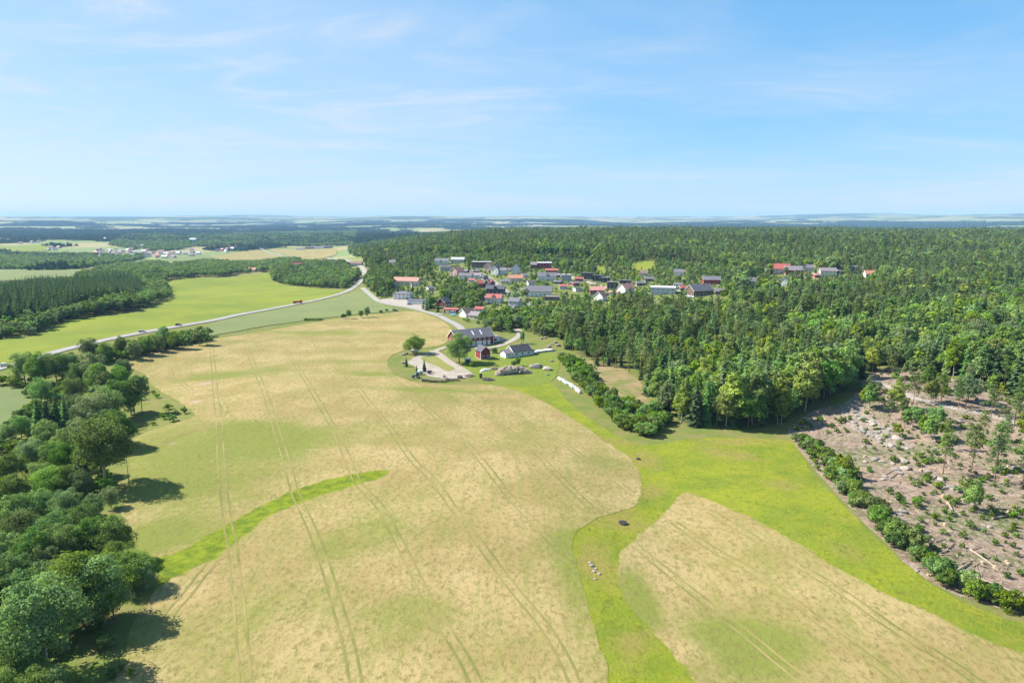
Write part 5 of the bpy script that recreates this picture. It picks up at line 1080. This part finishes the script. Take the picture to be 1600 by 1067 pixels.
# ------------------------------------------------------------------ farm clutter
M['stone'] = surf('pale_granite', (.28, .245, .215), (.17, .15, .13), 1.2, 3, .15)
M['whitestone'] = surf('white_quarry_stone', (.36, .31, .265), (.20, .17, .145), 1.0, 3, .15)
M['film'] = surf('white_bale_film', (.78, .78, .78), (.7, .71, .72), 2, rough=.35, spec=.4)
M['tarp'] = surf('pale_tarpaulin', (.60, .61, .60), (.5, .5, .49), .8, 2, .1)
M['darkheap'] = surf('dark_compost', (.07, .055, .06), (.12, .10, .105), 1.5, 3, .2)
M['log'] = surf('log_wood', (.36, .28, .20), (.24, .19, .145), 2.5, 5, .03)
M['logend'] = surf('split_wood', (.48, .40, .31), (.33, .27, .21), 2.5)
M['blue'] = carpaint('tractor', (.04, .075, .16))
def rock_mesh(seed, mat, rough_=.28):
    bm = bmesh.new(); bmesh.ops.create_icosphere(bm, subdivisions=2, radius=1); rg = random.Random(seed); ax = [Vector((rg.gauss(0, 1), rg.gauss(0, 1), rg.gauss(0, 1))).normalized() for _ in range(9)]; cut = [rg.uniform(.55, .95) for _ in ax]
    for v_ in bm.verts:
        for a, c in zip(ax, cut):
            d = v_.co.dot(a)
            if d > c: v_.co -= a * (d - c)
        v_.co *= 1 + rg.uniform(-.13, .13)
    me = bpy.data.meshes.new('boulder'); bm.to_mesh(me); bm.free(); me.materials.append(mat); return me
ROCKS = [rock_mesh(i, M['stone'] if i % 2 else M['whitestone']) for i in range(6)]
def rock(px, py, s, label, group=None, flat=.6, wide=1.0, sink=.25):
    p = G(px, py); o = bpy.data.objects.new('boulder', random.choice(ROCKS)); o.scale = (s * wide, s, s * flat); o.location = (p[0], p[1], hz(*p) + s * flat * (1 - sink) * .6); o.rotation_euler = (0, 0, random.uniform(0, 6.3)); link(o); tag(o, label, 'boulder', group)
rock(837, 575, 2.6, 'broad pale flat boulder right of the firewood heap', wide=1.7); rock(855, 578, 2.1, 'smaller pale boulder beside the broad flat boulder', wide=1.4)
rock(631, 568, 1.5, 'white boulder at the left tip of the farm yard'); rock(634, 554, 1.3, 'grey boulder left of the white trailer', wide=1.6); rock(629, 555, 1.1, 'left grey boulder at the field corner by the trailer', wide=1.4)
rock(667, 557, 1.1, 'flat pale boulder on the grass island', flat=.4, wide=1.4); rock(862, 565, 1.2, 'pale boulder on the lawn edge near the thicket'); rock(855, 586, 1.0, 'half buried stone below the two pale boulders')
for i, (x, y) in enumerate([(862, 539), (868, 536), (858, 543), (872, 541), (846, 530), (852, 529)]): rock(x, y, random.uniform(1.0, 1.8), 'white quarried rock in the heap right of the farmhouse terrace', 'white rocks right of the terrace', .7)
for i, (x, y) in enumerate([(925, 884), (931, 889), (936, 897), (928, 893), (922, 880), (930, 905)]): rock(x, y, random.uniform(.3, .7), 'grey stone in the small pile in the grass strip', 'stones in the grass strip', .5)
# wrapped bales in a row along the thicket
bale = MB(); bale.tube([(-.62, 0, .62), (-.55, 0, .62), (.55, 0, .62), (.62, 0, .62)], [.5, .64, .64, .5], 14); bale_me = bale.mesh('silage_bale', M['film'])
for i in range(13):
    t = i / 12; p = G(875 + 31 * t, 594 + 20 * t ** 1.1); o = bpy.data.objects.new('silage_bale', bale_me); o.location = (p[0] + random.uniform(-.4, .4), p[1] + random.uniform(-.4, .4), hz(*p) + .1); o.rotation_euler = (0, 0, random.uniform(0, 3)); o.scale = (1.1,) * 3; link(o)
    tag(o, 'white wrapped silage bale in the row along the thicket', 'bale', 'white silage bales')
# manholes / burnt spots in the grass
for x, y, lab in [(973, 818, 'dark round drain well in the grass strip between the fields'), (997, 718, 'small dark drain pit near the upper bend of the grass strip')]:
    p = G(x, y); w = empty('drain_well', (p[0], p[1], hz(*p) + .1)); tag(w, lab, 'well')
    k = 1.1 if y > 800 else .7; MB().tube([(0, 0, -.3), (0, 0, .35)], [k, k], 18).build('ring', M['darkheap'], w); MB().tube([(0, 0, .34), (0, 0, .40)], [k * .85, k * .85], 16).build('cover', M['tyre'], w)
# heap of split firewood: a mound carrying loose logs
def heap(name, pts, width, height, label, n, mound, logs, ll=1.1, cat='wood pile'):
    W = GP(pts); P = np.array(smooth(W, False, 8)); c = P.mean(0); o0 = empty(name, (c[0], c[1], hz(*c))); tag(o0, label, cat)
    d = np.r_[0, np.cumsum(np.hypot(*np.diff(P, axis=0).T))]; ns, nt = 26, 9; V = []; F = []
    T_ = np.gradient(P, axis=0)
    for i in range(ns + 1):
        s = d[-1] * i / ns; x = np.interp(s, d, P[:, 0]); y = np.interp(s, d, P[:, 1]); tx = np.interp(s, d, T_[:, 0]); ty = np.interp(s, d, T_[:, 1]); l = math.hypot(tx, ty); nx, ny = -ty / l, tx / l
        env = math.sin(math.pi * min(max((i + .4) / (ns + .8), 0), 1)) ** .55
        for j in range(nt + 1):
            a = math.pi * j / nt; r_ = width / 2 * env * random.uniform(.85, 1.12); qx, qy = x + nx * math.cos(a) * r_, y + ny * math.cos(a) * r_
            V.append((qx - c[0], qy - c[1], hz(qx, qy) - hz(*c) - .1 + height * env * math.sin(a) ** .8 * random.uniform(.85, 1.1)))
    for i in range(ns):
        for j in range(nt): F.append((i * (nt + 1) + j, (i + 1) * (nt + 1) + j, (i + 1) * (nt + 1) + j + 1, i * (nt + 1) + j + 1))
    b = MB(); b.v = V; b.f = F; b.build('mound', mound, o0)
    if n:
        lb = MB()
        for _ in range(n):
            q = random.choice(V); e = Matrix.Translation(Vector(q) + Vector((0, 0, .08))) @ Matrix.Rotation(random.uniform(0, 6.3), 4, 'Z') @ Matrix.Rotation(random.uniform(-.5, .5), 4, 'Y')
            r_ = random.uniform(.12, .28); lb.box(-ll / 2, ll / 2, -r_, r_, -r_, r_ * .8, e)
        tag(lb.build('split_logs', logs, o0), kind='stuff')
heap('firewood_heap', [(776, 587), (790, 584), (810, 583), (828, 583)], 6.0, 3.4, 'long pale heap of split firewood with a dark shaded front on the lawn', 900, M['darkheap'], M['logend'], 1.5)
heap('tarpaulin_heap', [(750, 581), (758, 579), (768, 578)], 2.6, 1.1, 'low heap covered by a white tarpaulin left of the firewood', 0, M['tarp'], None, cat='heap')
heap('brushwood_heap', [(767, 578), (772, 577), (777, 578)], 2.6, 1.2, 'dark brushwood heap behind the white tarpaulin', 120, M['darkheap'], M['log'], .8, 'heap')
heap('compost_heap', [(755, 595), (763, 594), (772, 595)], 5.5, 1.0, 'round dark purple grey compost heap below the yard', 60, M['darkheap'], M['darkheap'], .5, 'heap')
heap('soil_heap', [(727, 589), (734, 588), (741, 588)], 3.4, 1.0, 'brown soil heap at the right end of the yard', 80, M['darkheap'], M['log'], .7, 'heap')
# a row of pallets, stacked posts and blocks along the lower yard edge
def stack(px, py, w, h, dep, yaw, label, top_mat, rows_=4):
    p = G(px, py); r_ = empty('timber_stack', (p[0], p[1], hz(*p) + .15), R(yaw)); tag(r_, label, 'stack', 'stacks along the lower yard edge')
    n = max(2, int(w / .45))
    for k in range(rows_):
        b = MB()
        for i in range(n):
            x = -w / 2 + (i + .5) * w / n; b.tube([(x, -dep / 2 + random.uniform(-.1, .1), h * (k + .5) / rows_), (x, dep / 2, h * (k + .5) / rows_)], [h / rows_ * .5] * 2, 6)
        tag(b.build('log_row', M['log'] if k < rows_ - 1 else M[top_mat], r_), kind='stuff')
DESC = ['leftmost long low dark stack', 'second low stack from the left', 'third stack with pale top', 'fourth narrow stack', 'fifth stack with pale boards', 'small tall stack behind the row', 'sixth wide pale stack', 'rightmost dark stack']
for i, (x, y, w, h, tm) in enumerate([(666, 596, 4.2, 1.1, 'whitestone'), (676, 597, 3.6, 1.0, 'log'), (685, 597, 3.0, 1.0, 'whitestone'), (693, 597, 2.4, .9, 'log'), (700, 595.5, 2.4, 1.4, 'whitestone'), (694, 590, 1.4, 1.3, 'log'), (711, 594.5, 4.0, .8, 'whitestone'), (719, 591, 2.6, 1.2, 'darkheap')]):
    stack(x, y, w, h, 1.6, random.uniform(-12, 12), DESC[i] + ' of timber along the lower yard edge', tm)
def tractor():
    p = G(650, 591); r_ = empty('tractor', (p[0], p[1], hz(*p) + .15), R(200)); tag(r_, 'dark blue tractor parked at the lower left of the farm yard', 'tractor')
    MB().box(-.3, 1.9, -.42, .42, .75, 1.45).build('bonnet', M['blue'], r_); MB().box(-1.3, -.2, -.6, .6, .8, 1.3).build('chassis', M['tyre'], r_)
    MB().add([(-1.35, -.7, 1.3), (.0, -.7, 1.3), (.0, .7, 1.3), (-1.35, .7, 1.3), (-1.25, -.62, 2.6), (-.2, -.62, 2.6), (-.2, .62, 2.6), (-1.25, .62, 2.6)], [(0, 1, 5, 4), (1, 2, 6, 5), (2, 3, 7, 6), (3, 0, 4, 7), (4, 5, 6, 7), (3, 2, 1, 0)]).build('cab', M['glass'], r_)
    MB().box(-1.35, -.1, -.7, .7, 2.6, 2.75).build('cab_roof', M['blue'], r_)
    for y in (-.85, .85): wheel(r_, -.9, y, .85, .45)
    for y in (-.7, .7): wheel(r_, 1.4, y, .5, .3)
    MB().tube([(1.2, .3, 1.4), (1.2, .3, 2.3)], [.05, .05], 6).build('exhaust', M['tyre'], r_)
tractor()
def tank(px, py, label, mat, yaw, L_=2.6, r=.85):
    p = G(px, py); o = empty('tank_trailer', (p[0], p[1], hz(*p) + .15), R(yaw)); tag(o, label, 'tank')
    MB().tube([(-L_ / 2, 0, 1.3), (-L_ / 2 + .25, 0, 1.3), (L_ / 2 - .25, 0, 1.3), (L_ / 2, 0, 1.3)], [r * .6, r, r, r * .6], 12).build('tank', mat, o)
    MB().box(-L_ / 2, L_ / 2 + 1, -.12, .12, .35, .5).build('frame', M['tyre'], o)
    for y in (-.8, .8): wheel(o, 0, y, .45, .25)
tank(657, 585, 'white tank trailer beside the tractor', M['film'], 30); tank(671, 585, 'dark spreader trailer right of the white tank', M['darkheap'], 10, 2.4, .6)
p = G(751, 591); o = empty('oil_drum', (p[0], p[1], hz(*p) + .1)); tag(o, 'upright dark rusty drum left of the compost heap', 'drum'); MB().tube([(0, 0, 0), (0, 0, 2.4)], [.75, .75], 14).build('barrel', M['darkheap'], o); MB().tube([(0, 0, 2.4), (0, 0, 2.5)], [.8, .8], 14).build('rim', M['log'], o)
p = G(709, 494); o = empty('boat', (p[0], p[1], hz(*p) + .3), R(-15)); tag(o, 'boat under a teal cover on the lawn by the lane', 'boat')
M['teal'] = surf('teal_cover', (.06, .38, .34), (.05, .3, .28), 2, rough=.5)
MB().add([(-2.6, -.9, .7), (1.4, -.9, .7), (2.9, 0, .8), (1.4, .9, .7), (-2.6, .9, .7), (-2.2, -.4, 0), (1.2, -.3, 0), (1.2, .3, 0), (-2.2, .4, 0)], [(0, 5, 6, 1), (1, 6, 2), (2, 6, 7), (2, 7, 3), (3, 7, 8, 4), (4, 8, 5, 0), (5, 8, 7, 6), (0, 1, 2, 3, 4)]).build('hull', M['film'], o)
MB().add([(-2.65, -.95, .72), (1.4, -.95, .72), (2.95, 0, .82), (1.4, .95, .72), (-2.65, .95, .72), (-2.3, 0, 1.5), (1.0, 0, 1.6)], [(0, 1, 6, 5), (1, 2, 6), (2, 3, 6), (3, 4, 5, 6), (4, 0, 5), (4, 3, 2, 1, 0)]).build('cover', M['teal'], o)

# ------------------------------------------------------------------ felled ground: outcrops, boulders, trunks, stumps, brash
for i in range(46):
    x, y = random.choice([(1330, 645), (1345, 655), (1360, 668), (1375, 678), (1395, 692)]); rock(x + random.uniform(-16, 16), y + random.uniform(-9, 9), random.uniform(.5, 1.5), 'broken rock on the pale outcrop at the upper left of the felled ground', 'rocks of the pale outcrop', random.uniform(.35, .7), random.uniform(1, 1.7), .5)
PB = [(1418, 702, .9), (1424, 700, .8), (1367, 718, 1.3), (1410, 722, 1.5), (1400, 735, 1.2), (1415, 733, 1.5), (1405, 740, 1.0), (1395, 725, .8), (1440, 728, .9), (1450, 738, 1.1), (1470, 752, 1.3), (1482, 762, 1.6), (1494, 767, 1.4), (1460, 745, .9), (1380, 750, .9), (1383, 745, .8), (1412, 801, 1.3), (1404, 804, .8), (1481, 788, .7), (1484, 796, .6),
      (1490, 803, .7), (1546, 824, .7), (1540, 775, .7), (1510, 820, .6), (1536, 821, .5), (1462, 706, .9), (1455, 720, .8), (1428, 750, .7), (1502, 655, 1.0), (1455, 610, 1.2), (1465, 612, 1.0), (1500, 660, 1.1), (1588, 733, 1.2), (1577, 745, .8), (1432, 892, .5), (1360, 735, .9), (1352, 722, .8), (1378, 722, 1.0)]
def mark(x, y): return min(MARKS['felled'], key=lambda q: (q[0] - x) ** 2 + 4 * (q[1] - y) ** 2)[2]
for x, y, s in PB: rock(x, y, s, ('small' if s < .85 else 'large' if s > 1.15 else 'middling') + ' pale boulder lying on the felled ground ' + mark(x, y), 'boulders on the felled ground', random.uniform(.4, .65), random.uniform(1, 1.6), .5)
def trunk_log(x0, y0, x1, y1, r_, label):
    a = Vector((*G(x0, y0), 0)); b = Vector((*G(x1, y1), 0)); a.z = hz(a.x, a.y) + r_ + .12; b.z = hz(b.x, b.y) + r_ + .12; m_ = (a + b) / 2; m_.z += .1
    o = MB().tube([a - a, m_ - a, b - a], [r_, r_ * .8, r_ * .5], 8).build('fallen_trunk', M['log']); o.location = a; tag(o, label, 'log', 'felled trunks left on the ground')
for q, lab in [((1490, 897, 1516, 880), 'straight felled trunk pointing up right in the lower brash'), ((1527, 905, 1590, 930), 'long pale felled trunk in the lower right brash'), ((1412, 818, 1435, 840), 'thin felled trunk beside the hedge'), ((1480, 785, 1490, 803), 'whitish trunk piece in the middle of the felled ground'), ((1550, 812, 1590, 805), 'bent trunk near the right edge of the felled ground'), ((1515, 860, 1560, 892), 'thin trunk lying across the middle brash'), ((1352, 770, 1375, 785), 'short trunk near the hedge top')]:
    trunk_log(*q, .24, lab)
for k in range(16):
    a_ = random.uniform(-.9, .5); x_, y_ = random.choice([(1500, 890), (1540, 900), (1570, 880), (1450, 830), (1480, 860), (1420, 780), (1560, 840), (1390, 760), (1530, 870)]); x_ += random.uniform(-22, 22); y_ += random.uniform(-18, 18)
    trunk_log(x_, y_, x_ + 17 * math.cos(a_), y_ + 14 * math.sin(a_), random.uniform(.1, .17), 'thin felled stem lying loose in the lower brash')
M['brash'] = surf('dry_brash', (.34, .27, .22), (.20, .155, .12), 1.0)
M['stumpm'] = surf('stump_wood', (.45, .33, .22), (.3, .22, .15), 3)
def felled_litter():
    P = np.array(CLEARCUT); n = 9000; x = RNG.uniform(P[:, 0].min(), P[:, 0].max(), n); y = RNG.uniform(P[:, 1].min(), P[:, 1].max(), n); m = inside(P, x, y) & (x / y < .95) & (fbm(x / 14, y / 14, 61, 3) > .40); x, y = x[m], y[m]; b = MB(); s_ = MB()
    for i in range(len(x)):
        z = hz(x[i], y[i]) + .12; L_ = random.uniform(.5, 2.6); r_ = random.uniform(.03, .085); e = Matrix.Translation((x[i], y[i], z + random.uniform(.02, .25))) @ Matrix.Rotation(random.gauss(.6, .9), 4, 'Z') @ Matrix.Rotation(random.uniform(-.25, .25), 4, 'Y')
        b.add([(-L_ / 2, -r_, 0), (-L_ / 2, r_, 0), (-L_ / 2, 0, r_ * 1.7), (L_ / 2, -r_ * .4, 0), (L_ / 2, r_ * .4, 0), (L_ / 2, 0, r_ * .7)], [(0, 1, 4, 3), (1, 2, 5, 4), (2, 0, 3, 5), (0, 2, 1), (3, 4, 5)], e)
    tag(b.build('brash', M['brash']), 'dry branches and twigs strewn over the felled ground', None, None, 'stuff')
    st = MB(); st.tube([(0, 0, -.2), (0, 0, .12), (0, 0, .42)], [.42, .3, .26], 8); sm = st.mesh('stump', M['stumpm']); k = 0
    for i in range(0, len(x), 37):
        u_, v_, d_ = proj(x[i], y[i], 0)
        if not (0 < u_ < 1600) or k >= 90: continue
        o = bpy.data.objects.new('tree_stump', sm); o.location = (x[i], y[i], hz(x[i], y[i]) + .1); o.scale = (random.uniform(.8, 1.5),) * 3; link(o); tag(o, ('thick' if o.scale[0] > 1.15 else 'thin') + ' cut tree stump on the felled ground ' + mark(u_, v_), 'stump', 'stumps on the felled ground'); k += 1
felled_litter()
# ------------------------------------------------------------------ air
def haze():
    m, N, L = new_mat('hazy_air'); N.remove(N['Principled BSDF']); v = N.new('ShaderNodeVolumePrincipled')
    v.inputs['Color'].default_value = (.40, .66, 1.0, 1); v.inputs['Density'].default_value = HAZE_D; v.inputs['Anisotropy'].default_value = 0.0
    L.new(v.outputs[0], N['Material Output'].inputs['Volume'])
    o = MB().box(-25600, 25600, -25600, 25600, ZLO - 1, ZHI + 8).build('haze', m); tag(o, 'thin blue summer haze', None, None, 'stuff')
HAZE_D = 5e-5
_g = bpy.data.objects['ground'].data; _c = np.empty(len(_g.vertices) * 3, np.float32); _g.vertices.foreach_get('co', _c); ZLO = float(_c[2::3].min()) - 1; ZHI = max(float(_c[2::3].max()), CAMH)
haze()
